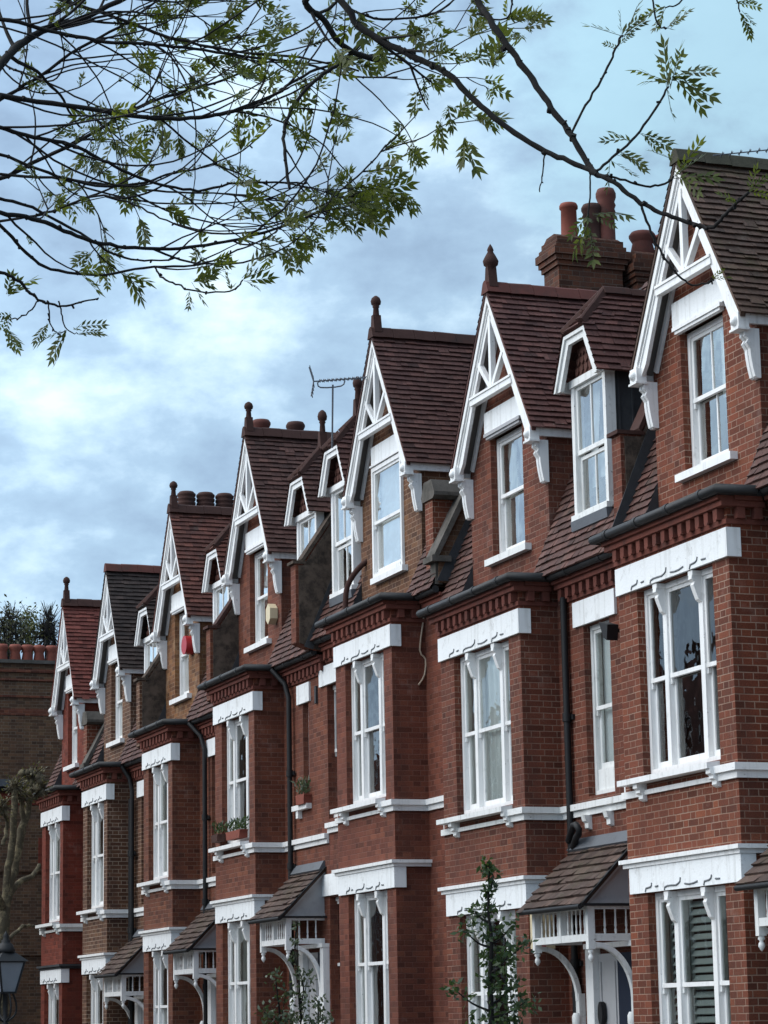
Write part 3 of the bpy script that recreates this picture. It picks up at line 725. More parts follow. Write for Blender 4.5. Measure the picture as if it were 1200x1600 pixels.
GABLE = [(-1.30, 1.27), (-1.40, 1.30), (-1.29, 1.29), (-1.25, 1.22), (-1.09, 1.16), (-1.21, 1.10), (-1.27, 1.05)]
def house(i, label, opts):
    X, Z, w = HX[i-1], HZ[i-1]+EYE, HW[i-1]; s = w/2.6
    t = thing('terraced_house', label, 'house', (X, YB, 0), 'row of gabled brick houses')
    b = thing.__globals__['bpy']
    # every part below is given in metres from the bay's right edge and the upper lintel; shift up by Z
    g0 = -Z
    n_before = set(COL.objects)
    pl = (HX[i]+PR[i]-X) if i < 7 else -w-1.2
    pr = PR[i-1]
    YR = .5; D = 8.5
    bm, bg, tm = BR[i], BRG[i], TILE[i]
    cm = CORN[opts.get('corn', 2)]
    X1 = lambda x: x*s
    # ---------------- walls
    f = MB(); win1 = (X1(S0), X1(S1), -2.03, 0.); win0 = (X1(S0-.01), X1(S1-.02), -5.35, -3.28)
    f.wall(0, -w, 0, g0, .62, [win1, win0], .13)
    for x, nx in ((0, 1), (-w, -1)):
        q = ((x, 0, g0), (x, YR, g0), (x, YR, .62), (x, 0, .62)); f.face(q if nx > 0 else q[::-1])
    holes = []; rw = opts.get('rwin')
    if rw: holes.append((rw[0], rw[1], rw[2], 0.))
    rg = opts.get('gwin')
    if rg: holes.append((rg[0], rg[1], -5.2, -3.2))
    f.wall(YR, 0, pr-.004, g0, .62, [h for h in holes if h[0] > 0], .13)
    f.wall(YR, pl+.004, -w, g0, .62, [h for h in holes if h[0] < 0], .13)
    # flanks, back
    f.face(((pr-.004, YR, g0), (pr-.004, D, g0), (pr-.004, D, 2.6), (pr-.004, YR, .62)))
    f.face(((pl+.004, YR, g0), (pl+.004, YR, .62), (pl+.004, D, 2.6), (pl+.004, D, g0)))
    f.face(((pl+.004, D, g0), (pl+.004, D, 4.5), (pr-.004, D, 4.5), (pr-.004, D, g0)))
    f.build('wall', bm, t)
    # room backdrops a little way behind the glass: back wall and floors of the front rooms
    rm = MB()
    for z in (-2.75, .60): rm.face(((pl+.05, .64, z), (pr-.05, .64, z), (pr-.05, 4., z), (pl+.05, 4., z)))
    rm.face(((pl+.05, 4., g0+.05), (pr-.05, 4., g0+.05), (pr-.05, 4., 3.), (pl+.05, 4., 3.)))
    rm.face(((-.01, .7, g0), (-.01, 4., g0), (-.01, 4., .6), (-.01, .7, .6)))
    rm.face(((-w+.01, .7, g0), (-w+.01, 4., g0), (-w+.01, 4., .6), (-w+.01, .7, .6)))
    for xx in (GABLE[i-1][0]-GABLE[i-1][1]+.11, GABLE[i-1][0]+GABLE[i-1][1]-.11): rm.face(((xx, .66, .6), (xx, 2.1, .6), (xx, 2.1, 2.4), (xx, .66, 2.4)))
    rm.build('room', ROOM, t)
    # ---------------- gable
    xc, hw = GABLE[i-1]; gl, gr = xc-hw+.05, xc+hw-.05; ztop, zft = 4.65+opts.get('dz', 0), 2.58
    X0 = X1; G = lambda x: xc+(x+1.375)*hw/1.315
    kz = (ztop-zft)/hw
    zz = lambda x: ztop-abs(x-xc)*kz-.04
    gw = (G(-1.93), G(-.88), 1.27, 2.90) if i != 3 else (G(-2.04), G(-.80), 1.27, 2.92)
    f = MB(); br = [gl, gw[0], xc, gw[1], gr]; zb = .62
    for a, b_ in zip(br[:-1], br[1:]):
        if gw[0]-1e-6 <= a and b_ <= gw[1]+1e-6:
            f.face(((a, YR, zb), (b_, YR, zb), (b_, YR, gw[2]), (a, YR, gw[2]))); f.face(((a, YR, gw[3]), (b_, YR, gw[3]), (b_, YR, zz(b_)), (a, YR, zz(a))))
        else: f.face(((a, YR, zb), (b_, YR, zb), (b_, YR, zz(b_)), (a, YR, zz(a))))
    f.reveal(YR, *gw, .12)
    f.face(((gr, YR, zb), (gr, 2.2, zb), (gr, 2.2, zz(gr)), (gr, YR, zz(gr)))); f.face(((gl, YR, zb), (gl, YR, zz(gl)), (gl, 2.2, zz(gl)), (gl, 2.2, zb)))
    f.build('gable_wall', bg, t)
    lintel(t, G(-2.02), G(-.68), 2.93, 3.22, YR-.01, carved=False)
    lm = MB(); lm.box(G(-2.06), G(-.78), YR-.06, YR-.0, 2.925, 2.95) if i == 3 else lm.box(G(-1.98), G(-.80), YR-.075, YR-.0, 2.885, 2.929); i == 3 or lm.box(G(-1.95), G(-.84), YR-.055, YR+.0, 2.85, 2.884)
    lm.build('label_mould', WHITE if i != 2 else GREYWOOD, t)
    make_window(t, gw[0], gw[1], gw[2], 2.86 if i != 3 else 2.91, YR+(.11 if i != 3 else -.02), (), 2.08, opts.get('gbars', 0), opts.get('ggl', GLASS_B), opts.get('gfr'), curtain=opts.get('gcur'))
    f = MB(); f.box(G(-2.02), G(-.68), YR-.09, YR+.12, 1.18, 1.265); f.build('sill', opts.get('sillm', WHITE), t)
    gable_trim(t, xc, hw, ztop, zft, .30, .345, s)
    for sg in (-1, 1): console(t, xc+sg*(hw-.075), zft-.13, 1.92, .335, YR, .125, WHITE)
    # roof of the gable
    yo, yback = .25, 5.2; hwr = hw+.06; ze = ztop+.10-kz*hwr
    f = MB()
    f.tiles((xc+hwr, yo, ze), (xc+hwr, yback, ze), (xc, yback, ztop+.10), (xc, yo, ztop+.10), gauge=.098)
    f.tiles((xc-hwr, yback, ze), (xc-hwr, yo, ze), (xc, yo, ztop+.10), (xc, yback, ztop+.10), gauge=.098)
    for sg in (-1, 1):   # verge thickness
        A, B = (xc+sg*hwr, ze), (xc, ztop+.10); f.prism([A, B, (B[0], B[1]-.075), (A[0]-sg*.012, A[1]-.035)], 'y', yo+.004, yo+.06)
    f.face(((xc+hwr, yback, ze), (xc, yback, ztop+.1), (xc-hwr, yback, ze)))
    f.build('gable_roof', tm, t)
    f = MB(); ridge_tiles(f, (xc, yo-.01, ztop+.13), (xc, yback, ztop+.13), .12, .10)
    f.build('ridge_tile', opts.get('ridge', TERRA_DARK), t)
    if opts.get('finial'): finial_on(t, xc, yo+.09, ztop+.20, opts.get('fh', .42), opts['finial'])
    for sg in (-1, 1):
        xe = xc+sg*(hw-.005); f = MB(); f.box(xe-.02, xe+.02, .346, 1.9, ze-.09, ze+.02); f.build('eaves_board', WHITE, t)
    f = MB()
    for sg in (-1, 1): f.prism([(xc+sg*(hw-.03), zft+.0), (xc+sg*.02, ztop-.05), (xc+sg*.02, ztop-.075), (xc+sg*(hw-.03), zft-.03)], 'y', .346, YR-.002)
    f.build('soffit', SOFFIT, t)
    for sg in (-1, 1):
        f = MB(); f.bar((xc+sg*(hw-.15), YR-.018, zft-.02), (xc+sg*.05, YR-.018, ztop-.24), .075, .035, up=(0, 1, 0)); f.build('wall_rafter', WHITE, t)
    # ---------------- mansard beside the gable, flat top behind
    f = MB(); ms = lambda z: .24+(z-.68)*.432
    for a, b_ in ((pl+.02, gl-.005), (gr+.005, pr-.02)):
        if b_-a > .1: f.tiles((a, ms(.66), .66), (b_, ms(.66), .66), (b_, ms(4.6), 4.6), (a, ms(4.6), 4.6), gauge=.105)
    f.build('mansard_roof', opts.get('mans', TILE['m']), t)
    for xe in (gl-.004, gr+.004):
        f = MB(); f.prism([(.21, .655), (YR+.02, .655), (YR+.02, 1.36), (.235, .70)], 'x', xe-.002, xe+.002); f.build('flashing', LEAD_DARK, t)
    f = MB(); f.box(pl+.01, pr-.01, ms(4.55), D, 4.48, 4.56); f.build('flat_roof', LEAD_DARK, t)
    # ---------------- bay: cornice, lead roof, gutter, lintels, strings, windows
    cornice(t, cm, -w, 0, 0, ret=YR-.0, retL=YR-.0, z=.34)
    cornice(t, cm, .16, pr-.01, YR, z=.34)
    if -w-pl > .45: cornice(t, cm, pl+.01, -w-.16, YR, z=.34)
    f = MB(); f.box(-w-.17, .17, -.16, YR-.002, .618, .66)
    f.prism([(-w-.12, .66), (.12, .66), (.0, .73), (-w, .73)], 'y', -.12, YR-.002); f.build('bay_roof', LEAD_DARK, t)
    gutter(t, [(-w-.2, YR-.02, .66), (-w-.2, -.2, .66), (.20, -.2, .66), (.20, YR-.26, .665)])
    if pr > .5: gutter(t, [(.265, YR-.2, .655), (pr-.02, YR-.2, .655)])
    if -w-pl > .5: gutter(t, [(pl+.02, YR-.2, .655), (-w-.27, YR-.2, .655)])
    lintel(t, -w, 0, 0., .30, 0, wrap=.13)
    lintel(t, -w+.09*s, .0, -3.28, -3.0, -.0, wrap=.14)
    f = MB()     # string course and drip above the ground floor lintel
    for (za, zb_, e) in ((-3.0, -2.955, .05), (-2.954, -2.91, .085)):
        f.box(-w-e+.02, e, -e, .02, za, zb_); f.box(-.02, e, .021, YR, za, zb_); f.box(-w-e, -w+.02, .021, YR, za, zb_)
    f.build('string_course', opts.get('str', WHITE), t)
    f = MB(); xs1 = X1(S1)-.02; smat = opts.get('sillb', WHITE)
    for (za, zb_, e) in ((-2.25, -2.175, .035), (-2.174, -2.10, .075)):
        f.box(xs1, e, -e, .02, za, zb_); f.box(-.02, e, .021, YR, za, zb_)
        f.box(-w-e, X1(S0)-.0, -e, .02, za-.0, zb_) if za < -2.2 else None; f.box(-w-e, -w+.02, .021, YR, za, zb_)
        f.box(e+.001, pr-.01, YR-e, YR+.02, za, zb_)
        if -w-pl > .4: f.box(pl+.01, -w-e-.001, YR-e, YR+.02, za, zb_)
    f.box(X1(S0), xs1, -.03, .02, -2.24, -2.19)
    f.build('sill_band', smat, t)
    f = MB(); f.prism([(-.15, -2.12), (-.15, -2.06), (.12, -2.025), (.12, -2.12)], 'x', X1(-2.5), xs1-.002)
    for xb in (X1(-2.12), X1(-.42)):
        pr_ = [(0, -2.12), (-.12, -2.12), (-.12, -2.17), (-.085, -2.19), (-.09, -2.22), (-.05, -2.24), (-.055, -2.28), (-.03, -2.30), (0, -2.31)]
        f.prism(pr_, 'x', xb-.05, xb+.05)
    f.build('sill', smat, t)
    mu = (X1(-1.665), X1(-.825))
    make_window(t, win1[0], win1[1], win1[2], -.005, .11, mu, -1.01, opts.get('b1', 0), None, brackets=True, curtain=opts.get('c1'))
    make_window(t, win0[0], win0[1], win0[2], -3.285, .11, (X1(-1.675), X1(-.835)), -4.26, 0, None, brackets=True, curtain=opts.get('c0'))
    f = MB(); f.box(X1(-2.25), X1(-.28), -.12, .12, -5.44, -5.352); f.build('sill', WHITE, t)
    # ---------------- narrow stair window in the set back wall
    if rw:
        lintel(t, rw[0]-.22, rw[1]+(.22 if i != 4 else .12), 0., .30, YR, carved=False)
        make_window(t, rw[0], rw[1], rw[2], -.005, YR+.11, (), -1.0, 0, None, panel=(-1.72 if opts.get('panel') else None), curtain=opts.get('rcur'), fr=opts.get('rfr'))
        if rw[2] > -1.9:
            f = MB(); f.box(rw[0]-.35, rw[1]+.1, YR-.09, YR+.05, rw[2]-.08, rw[2]); f.box(rw[0]-.2, rw[0]-.1, YR-.07, YR, rw[2]-.2, rw[2]-.08); f.build('sill', WHITE, t)
        elif opts.get('panel'):
            f = MB()
            for xb in (rw[0]+.02, rw[1]-.10):
                f.prism([(YR, -2.25), (YR-.10, -2.25), (YR-.08, -2.32), (YR-.05, -2.34), (YR-.05, -2.40), (YR, -2.42)], 'x', xb-.05, xb+.05)
            f.build('sill', smat, t)
    if rg:
        lintel(t, rg[0]-.22, rg[1]+.2, -3.18, -2.86, YR, carved=False); make_window(t, rg[0], rg[1], -5.2, -3.2, YR+.11, (), -4.2)
    # ---------------- roof extras
    for (dx, fin, cur) in opts.get('dormers', []):
        dormer(t, i, dx, .48, opts.get('drm', tm), fin, None, cur, opts.get('dfr'))
    if pr > 1.: parapet(t, pr-.20, opts.get('yf', 0.), bm, capm=(CONCRETE if i in (4, 6) else TERRA_DARK))
    else:
        parapet(t, pr-.21, .34, STOCK if i == 3 else bm, kneeler=True)
        f = MB(); f.box(pr-.50, pr-.22, .36, .80, .72, 1.93); f.build('pier', BR[1], t)
        f = MB(); k0 = pr-.54; f.prism([(k0, 1.93), (k0+.40, 1.93), (k0+.46, 1.97), (k0+.46, 2.02), (k0+.36, 2.20), (k0+.08, 2.20), (k0-.03, 2.0)], 'y', .33, .9); f.build('kneeler_stone', STONE, t)
    if 'porch' in opts:
        a, b_ = opts['porch']; porch(t, a, b_, TILE['p'], opts.get('pw', WHITE_OLD), opts.get('door', NAVY))
    for args in opts.get('pipes', []): pipe(t, *args)
    for args in opts.get('chim', []): chimney(t, *args)
    extra = opts.get('extra')
    if extra: extra(t)
    for o in COL.objects:
        if o not in n_before and o.parent == t and o is not t: o.location.z += Z
    t['z'] = Z; del t['z']
    return t

def x_h1(t):
    f = MB(); f.lathe([(.0, .10), (.09, .08), (.10, .02), (.06, -.04), (0, -.06)], (0, 0, 0), 10)
def x_h2(t):
    # porch details: oval lamp, entry panel; security lamp, cable, alarm box
    f = MB(); f.prism([(.99+.06*math.cos(a*math.pi/8)*(1 if True else 1)+.06, -4.53+.13*math.sin(a*math.pi/8)) for a in range(16)], 'y', .40, .455); f.build('lamp', IRON, t, label='dark oval wall lamp beside the door')
    f = MB(); f.box(1.20, 1.43, .43, .468, -5.3, -4.86); f.build('entry_phone', IRON, t)
    f = MB(); f.box(1.27, 1.36, .424, .43, -5.16, -5.03); f.build('entry_phone_label', WHITE, t)
    f = MB(); f.prism([(1.63, -.10), (1.86, -.16), (1.83, -.34), (1.74, -.30)], 'y', .28, .42); f.bar((1.8, .42, -.22), (1.8, .5, -.22), .04, .04); f.build('security_lamp', IRON, t)
    f = MB(); f.tube([(1.86, .49, -.3), (1.87, .488, -.8), (1.89, .489, -1.1), (1.84, .488, -1.2), (1.87, .488, -1.5), (1.88, .488, -2.1)], .012, 6); f.build('cable', GUTTER, t)
    f = MB(); f.tube([(-2.9, .48, .60), (-2.86, .47, .2), (-2.95, .47, -.15), (-2.85, .47, -.4)], .01, 6)
    # cream alarm box on the side of the bay
    f = MB(); f.box(.0, .085, .02, .30, -3.77, -3.36); 
    for q in range(5): f.box(.085, .092, .05, .27, -3.45-q*.035, -3.435-q*.035)
    f.build('alarm_box', CREAM, t, label='cream louvred alarm box with a red disc on the side of the bay')
    f = MB(); f.tube([(.085, .12, -3.72), (.098, .12, -3.72)], .06, 12); f.build('alarm_disc', REDPL, t)
    f = MB(); f.tube([(.33, .4, -2.52), (.45, .38, -2.44), (.62, .34, -2.36), (.74, .32, -2.36), (.80, .33, -2.42), (.74, .35, -2.47), (.60, .38, -2.5), (.42, .42, -2.6)], .04, 8); f.build('hose_reel', IRON, t, label='black bent pipe clipped to the downpipe above the porch')
def x_h3(t):
    f = MB(); f.tube(smooth([(.016, .45, .60), (.016, .48, .45), (.016, .41, -.04), (.016, .49, -.17), (.016, .47, -.39), (.016, .38, -.53)], 3), .014, 6); f.build('cable', plain('pale_cable', (.4, .3, .22)), t)
    f = MB(); f.box(-4.66, -4.59, .465, .5, -.22, .05); f.build('air_brick', LEAD_DARK, t)
    f = MB(); f.tube(smooth([(-2.31, .53, 1.62), (-2.36, .42, 1.53), (-2.47, .31, 1.36), (-2.50, .24, 1.15), (-2.50, .22, .68)], 3), .042, 9); f.build('soil_pipe', TERRA_DARK, t, label='rusty red swan-necked waste pipe beside the dormer')
def x_h4(t):
    f = MB(); a = [(-.36+.13*math.cos(math.pi/6+q*math.pi/3), 1.62+.17*math.sin(math.pi/6+q*math.pi/3)) for q in range(6)]
    f.prism(a, 'y', .36, .49); f.build('alarm_box', CREAM, t, label='cream six-sided alarm box on the gable wall')
def x_h5(t):
    f = MB(); f.tube([(-.42, .50, 2.12), (-.42, .34, 2.12)], .17, 20); f.build('alarm_box', REDPL, t, label='round red alarm box on the gable wall')
CREAM = plain('cream_plastic', (.62, .52, .34), .5, .05); REDPL = plain('red_plastic', (.38, .02, .025), .4, .05)

PL = lambda x, z1, sw=None: (x, .44, -6., z1, sw)
house(1, 'nearest red brick house at the right edge, under a mossy brown gable without finial',
      dict(corn=1, dz=-.02, rwin=(.73, 1.45, -2.03), panel=True, porch=(.42, 1.95), dormers=[(1.25, False, 'blind')], yf=.35, c1=None, c0=('louvre', SHUTTER),
           gbars=1, gcur=('right', NET), ridge=plain('mossy_ridge', (.055, .05, .035), .9, .4, 9, .2, .01, dirt=(.05, .06, .015), damt=.8), pipes=[PL(.32, .55)], mans=TILE['m']))
house(2, 'red brick house with net curtains, a pointed finial and a tall chimney behind its gable',
      dict(corn=2, rwin=(.73, 1.45, -2.03), panel=True, rcur=('blind', BLIND), porch=(.37, 1.92), dormers=[(1.21, False, 'drape')], yf=.35, c1=('full', NET), c0=('sides', NET),
           finial='spike', fh=.5, pipes=[PL(.32, .40), (-3.55, .44, -6., .5)], ridge=TERRA, dfr=WHITE_OLD, sillb=WHITE_OLD, sillm=WHITE_OLD, gcur=('sides', DRAPE), rfr=WHITE_OLD, extra=x_h2,
           chim=[(-3.62, -3.12, 2.10, 3.08, 4., 6.13, [(-3.42, 2.42, .60, .12, 'plain', TERRA_POT), (-3.42, 2.78, .62, .125, 'roll', TERRA_DARK), (-3.36, 2.98, .85, .12, 'roll', TERRA)]),
                 (-3.62, -3.0, 3.25, 4.4, 4., 5.95, [(-3.3, 3.5, .42, .16, 'squat', TERRA), (-3.3, 3.85, .40, .15, 'squat', TERRA_POT), (-3.3, 4.15, .40, .15, 'squat', TERRA_POT)])]))
house(3, 'brick house with a brown brick gable over smooth red walls and a rusty waste pipe',
      dict(corn=3, rwin=(-4.22, -3.48, -2.03), gwin=(-4.5, -3.6), dormers=[(-3.20, True, 'drape')], c1=('sides', DRAPE), c0=('sides', NET), finial='ball', fh=.46, dz=.05,
           gcur=('blind', BLIND), sillm=WHITE, extra=x_h3, ridge=TERRA_DARK))
house(4, 'red brick house with plants on its upper sill and a cream alarm on the gable',
      dict(corn=2, rwin=(.95, 1.22, -1.58), porch=(.57, 1.86), dormers=[(1.40, True, 'blind')], c1=('sides', NET), c0=('full', DRAPE), finial='ball', fh=.42, dz=.10,
           pipes=[(.50, .42, -6., .12, [(.42, .38, .38), (.24, .22, .62)])], gcur=('half', BLIND), extra=x_h4, str=WHITE, pw=WHITE,
           chim=[(-3.0, -2.3, .85, 2.2, 3., 4.95, [(-2.6, .99, .46, .14, 'squat', TERRA), (-2.6, 1.62, .46, .14, 'squat', TERRA_DARK)])]))
house(5, 'brick house with a yellowed gable, round red alarm box and ribbed chimney pots',
      dict(corn=3, rwin=(.75, 1.35, -2.03), porch=(.45, 1.72), dormers=[(1.55, False, 'blind')], c1=('blind', BLIND), c0=('cafe', BLIND), finial='ball', fh=.42,
           pipes=[(.60, .42, -6., .12, [(.50, .38, .38), (.3, .22, .62)])], gcur=('half', BLIND), extra=x_h5, pw=WHITE,
           chim=[(-3.1, -2.5, .9, 2.3, 3., 5.03, [(-2.8, 1.08, .44, .16, 'beehive', TERRA_DARK), (-2.8, 1.46, .44, .16, 'beehive', TERRA_DARK), (-2.8, 1.84, .44, .16, 'beehive', TERRA_DARK), (-2.8, 2.2, .40, .15, 'plain', TERRA_DARK)])]))
house(6, 'brown brick house with pale mortar, its charcoal gable roof under red ridge tiles',
      dict(corn=3, rwin=(.66, 1.26, -2.03), porch=(.22, 1.55), dormers=[(1.55, False, 'blind')], c1=('cafe', BLIND), c0=('cafe', BLIND), ridge=TERRA,
           pipes=[(.34, .40, -6., .1, [(.3, .36, .38), (.24, .22, .62)]), (.22, .40, -6., .0)], gcur=('blind', BLIND), pw=WHITE))
house(7, 'farthest house of the row, painted deep red under a bright red tiled gable',
      dict(corn=3, c1=('half', NET), c0=('sides', NET), finial='ball', fh=.46, gcur=('blind', BLIND), str=LEAD_DARK, sillb=WHITE_OLD, ridge=TERRA_DARK))

# ------------------------------------------------------------------ ground, road, pavements
def dirtmat(name, col, sc_=8): return plain(name, col, .95, .25, sc_, .2, .01, dirt=mul(col, .6), dscale=1.2)
g = MB(); N = 1
g.face(((-400, -400, 0), (400, -400, 0), (400, 400, 0), (-400, 400, 0))); structure('ground', g, dirtmat('earth', (.09, .08, .06)))
g = MB(); g.box(-140, 60, .2, 6.4, -.05, .04); structure('road', g, dirtmat('asphalt', (.05, .05, .052), 30))
g = MB(); g.box(-140, 60, 6.4, 8.9, -.05, .16); structure('pavement', g, dirtmat('paving', (.22, .21, .2), 3))
g = MB(); g.box(-140, 60, -2.4, .2, -.05, .16); structure('pavement', g, dirtmat('paving_near', (.21, .2, .19), 3))

def onY(px, py, Y):
    d = cF + cR*((px-600)/F_PX) + cU*((800-py)/F_PX); return CAM + d*(Y/d.y)
def onX(px, py, X):
    d = cF + cR*((px-600)/F_PX) + cU*((800-py)/F_PX); return CAM + d*(X/d.x)
def rvec(rn, k=1.): return Vector((rn.gauss(0, k), rn.gauss(0, k), rn.gauss(0, k)))

# ------------------------------------------------------------------ the brown brick building closing the street
XB = -60.
pa, pb = onX(-60, 1033, XB), onX(99, 1033, XB)
bz = pa.z; zz_ = lambda py: onX(45, py, XB).z
blg = thing('brick_building', 'tall sooty brown brick flank wall with a row of five terracotta chimney pots', 'building', (XB, 14.5, 0))
def blk(mb, y0, y1, z0, z1, dx): mb.box(-dx if dx > 0 else 0, 0, 0, 0, 0, 0) if False else mb.box(-6, dx, y0, y1, z0, z1)
f = MB(); f.box(-8, 0, -9, 1.35, 0, zz_(1033)); f.build('wall', STOCK, blg)
f = MB(); blk(f, -9, 1.40, zz_(1037), zz_(1033)+.02, .07); f.build('coping', STONE, blg)
f = MB(); blk(f, -9, 1.37, zz_(1051), zz_(1046), .05); blk(f, -9, 1.365, zz_(1090), zz_(1087), .03); blk(f, -9, 1.366, zz_(1064), zz_(1061), .04); blk(f, -9, 1.363, zz_(1118), zz_(1108), .012); f.build('brick_band', BR[4], blg)
f = MB(); blk(f, -9, 1.45, zz_(1230), zz_(1219), .16); f.build('gutter', LEAD, blg)
f = MB(); blk(f, -9, 1.40, zz_(1237), zz_(1230.5), .09); f.build('gutter_board', IRON, blg)
f = MB(); blk(f, -9, 1.36, zz_(1258), zz_(1240), .015); blk(f, -.9, 1.362, zz_(1357), zz_(1309), .02); f.build('red_brick_panel', BR[7], blg)
f = MB(); blk(f, -9, 1.38, zz_(1362), zz_(1358), .06); blk(f, -9, 1.38, zz_(1493), zz_(1488), .05); f.build('string_course', STOCK, blg)
for px in (9, 30, 49, 67.5, 87):
    p = onX(px, 1033, XB); pot(blg, -.45, p.y-14.5, bz+.0, .50, .128, 'squat', TERRA_POT)

# ------------------------------------------------------------------ leaf helpers
def leaflet(mb, p, d, n, L, W):
    d = d.normalized(); s_ = d.cross(n)
    if s_.length < 1e-4: s_ = d.orthogonal()
    s_.normalize(); n2 = s_.cross(d); b = n2*L*.10
    mb.face((p, p+d*L*.45+s_*W*.5-b, p+d*L-b*2.2, p+d*L*.45-s_*W*.5-b), [(0, 0), (0, .5), (1, 1), (.5, 0)])
def pinnate(mb, p, d, L, rn, pairs=4, size=1.):
    d = d.normalized(); n = rvec(rn); n = (n-d*n.dot(d)).normalized(); s_ = d.cross(n).normalized()
    droop = Vector((0, 0, -1))*.35
    pts = []; q = Vector(p); dd = Vector(d)
    for k in range(pairs+1):
        pts.append((Vector(q), Vector(dd))); q = q+dd*(L/(pairs+.6)); dd = (dd+droop*.18).normalized()
    for k, (q, dd) in enumerate(pts[1:]):
        l = L*.40*size*(1-.35*abs(k-pairs*.45)/pairs)*rn.uniform(.85, 1.15)
        for sg in (-1, 1): leaflet(mb, q, dd*.85+s_*sg*.7+n*rn.uniform(-.3, .3), n, l, l*.36)
    leaflet(mb, q, dd, n, L*.42*size, L*.13*size)
    mb.bar(p, pts[-1][0], L*.012, L*.012)

# ------------------------------------------------------------------ the ash tree the picture is taken from under
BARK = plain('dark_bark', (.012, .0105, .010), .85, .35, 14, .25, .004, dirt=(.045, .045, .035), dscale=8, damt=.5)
LEAF = leaf_mat('spring_leaves', (.072, .090, .020), (.185, .195, .055), .5)
rn = random.Random(11)
root = at(-1100, 300, 6.6); root = Vector((root.x, root.y, 0))
ash = thing('ash_tree', 'overhanging tree with dark bare limbs and tufts of young feathered leaves', 'tree', root)
W_ = MB(); LF = MB()
fork = Vector((root.x, root.y, 3.2)); PXM = 6.3/F_PX
tips = []
def limb(px, dep, r0, r1, join=None, n=5):
    "px: (x, y) picks in the photograph; dep: depths; r0, r1 radii in metres; join: extra world points before"
    k = len(px)-1
    pts = [at(x, y, dep[0]+(dep[1]-dep[0])*i/k) for i, (x, y) in enumerate(px)]
    if join: pts = [Vector(q) for q in join]+pts
    sm_ = smooth(pts, n); m_ = len(sm_)
    off = 0 if not join else len(join)*n
    rad = []
    for i in range(m_):
        t = max(0, (i-off)/(m_-1-off)); r_ = r0+(r1-r0)*t
        if i < off: r_ = r0*(1+1.2*(off-i)/off)
        rad.append(r_*.82*(1+.06*math.sin(i*2.1+r0*900)))
    jit = [p+rvec(rn, .0011) for p in sm_]
    W_.tube(jit, rad, 7 if r0 > .004 else 5)
    for i in range(off+3, m_-1):     # bud scars
        if rn.random() < .22: W_.tube([jit[i]-rvec(rn, .002), jit[i]+rvec(rn, .004)], [rad[i]*1.2, rad[i]*1.05], 5)
    return jit[off:], rad[off:]
def spray(p, d, k, nl):
    "a few open feathered leaves"
    for q in range(nl):
        dd = (d.normalized()*1.1+rvec(rn, .5)+Vector((0, 0, -.05))).normalized()
        pinnate(LF, p+rvec(rn, .003), dd, rn.uniform(.060, .100)*k, rn, 5, .78)
    leaflet(LF, p, d, rvec(rn), .03*k, .010*k)
def tuft(p, d, k=1., nl=None):
    nl = nl or rn.randint(3, 6)
    for q in range(nl):
        dd = (d.normalized()*1.1+rvec(rn, .42)+Vector((0, 0, -.05))).normalized()
        pinnate(LF, p+rvec(rn, .003), dd, rn.uniform(.030, .068)*k, rn, rn.randint(3, 4), 1.15)
    for q in range(2): leaflet(LF, p, d+rvec(rn, .3), rvec(rn), .026*k, .010*k)
EDGE = [(-200, 500), (0, 520), (120, 480), (250, 455), (400, 425), (490, 385), (560, 345), (640, 305), (700, 262), (765, 225), (800, 130), (830, 40), (860, -40), (2000, -40)]
def in_crown(p):
    v = Vector(p)-CAM; dp = v.dot(cF); x = 600+F_PX*v.dot(cR)/dp; y = 800-F_PX*v.dot(cU)/dp
    for (xa, ya), (xb, yb) in zip(EDGE[:-1], EDGE[1:]):
        if xa <= x < xb: return y < ya+(yb-ya)*(x-xa)/(xb-xa)
    return y < 500
def twig(p, d, L, r_, depth=0, dens=1.):
    n = max(5, int(L/.03)); pts = [Vector(p)]; dd = d.normalized(); bend = rvec(rn, .03); up = rn.choice((-.25, .5, .8))*.05
    for i in range(n):
        dd = (dd+bend+Vector((0, 0, up))+rvec(rn, .075)).normalized(); pts.append(pts[-1]+dd*(L/n))
    while len(pts) > 3 and not in_crown(pts[-1]-Vector((0, 0, .02))): pts.pop()
    n = len(pts)-1
    if n < 4: return
    W_.tube(pts, [max(.0013, r_*(1-.5*i/n)) for i in range(n+1)], 5)
    if depth < 2:
        for i in range(2, n):
            if rn.random() < .16*dens:
                sd = dd.cross(rvec(rn)).normalized(); tw = (pts[i]-pts[i-1]).normalized()
                twig(pts[i], tw*1.2+sd*.8, L*rn.uniform(.3, .6), r_*.72, depth+1, dens)
    if rn.random() < .80: tuft(pts[-1], dd, rn.uniform(.8, 1.2))
    for i in range(2, n-1):
        if rn.random() < .085*dens: tuft(pts[i], (pts[i]-pts[i-1])*20+rvec(rn, .6), rn.uniform(.5, .85), rn.randint(1, 3))
def dress(jit, rad, t0, t1, per_m, Lr, dens=1., ax=.9):
    L = 0.
    for i in range(1, len(jit)):
        seg = (jit[i]-jit[i-1]).length; t = i/len(jit)
        if t0 <= t <= t1:
            c = per_m*seg
            while c > 0:
                if rn.random() < c:
                    tg = (jit[i]-jit[i-1]).normalized(); sd = tg.cross(rvec(rn)).normalized()
                    twig(jit[i], tg*ax*1.5+sd, rn.uniform(*Lr)*1.25, max(.0024, rad[i]*.55), 0, dens)
                c -= 1
def J(y, dep, dx=0):   # run of a limb from the fork to the left edge of the picture
    e = at(-330+dx, y, dep); return [fork+Vector((0, 0, -.2)), fork.lerp(e, .5)+Vector((0, 0, .05)), e]
def c2(*p): return [(x/2, y/2) for x, y in p]
mm_ = lambda px: px*PXM/2
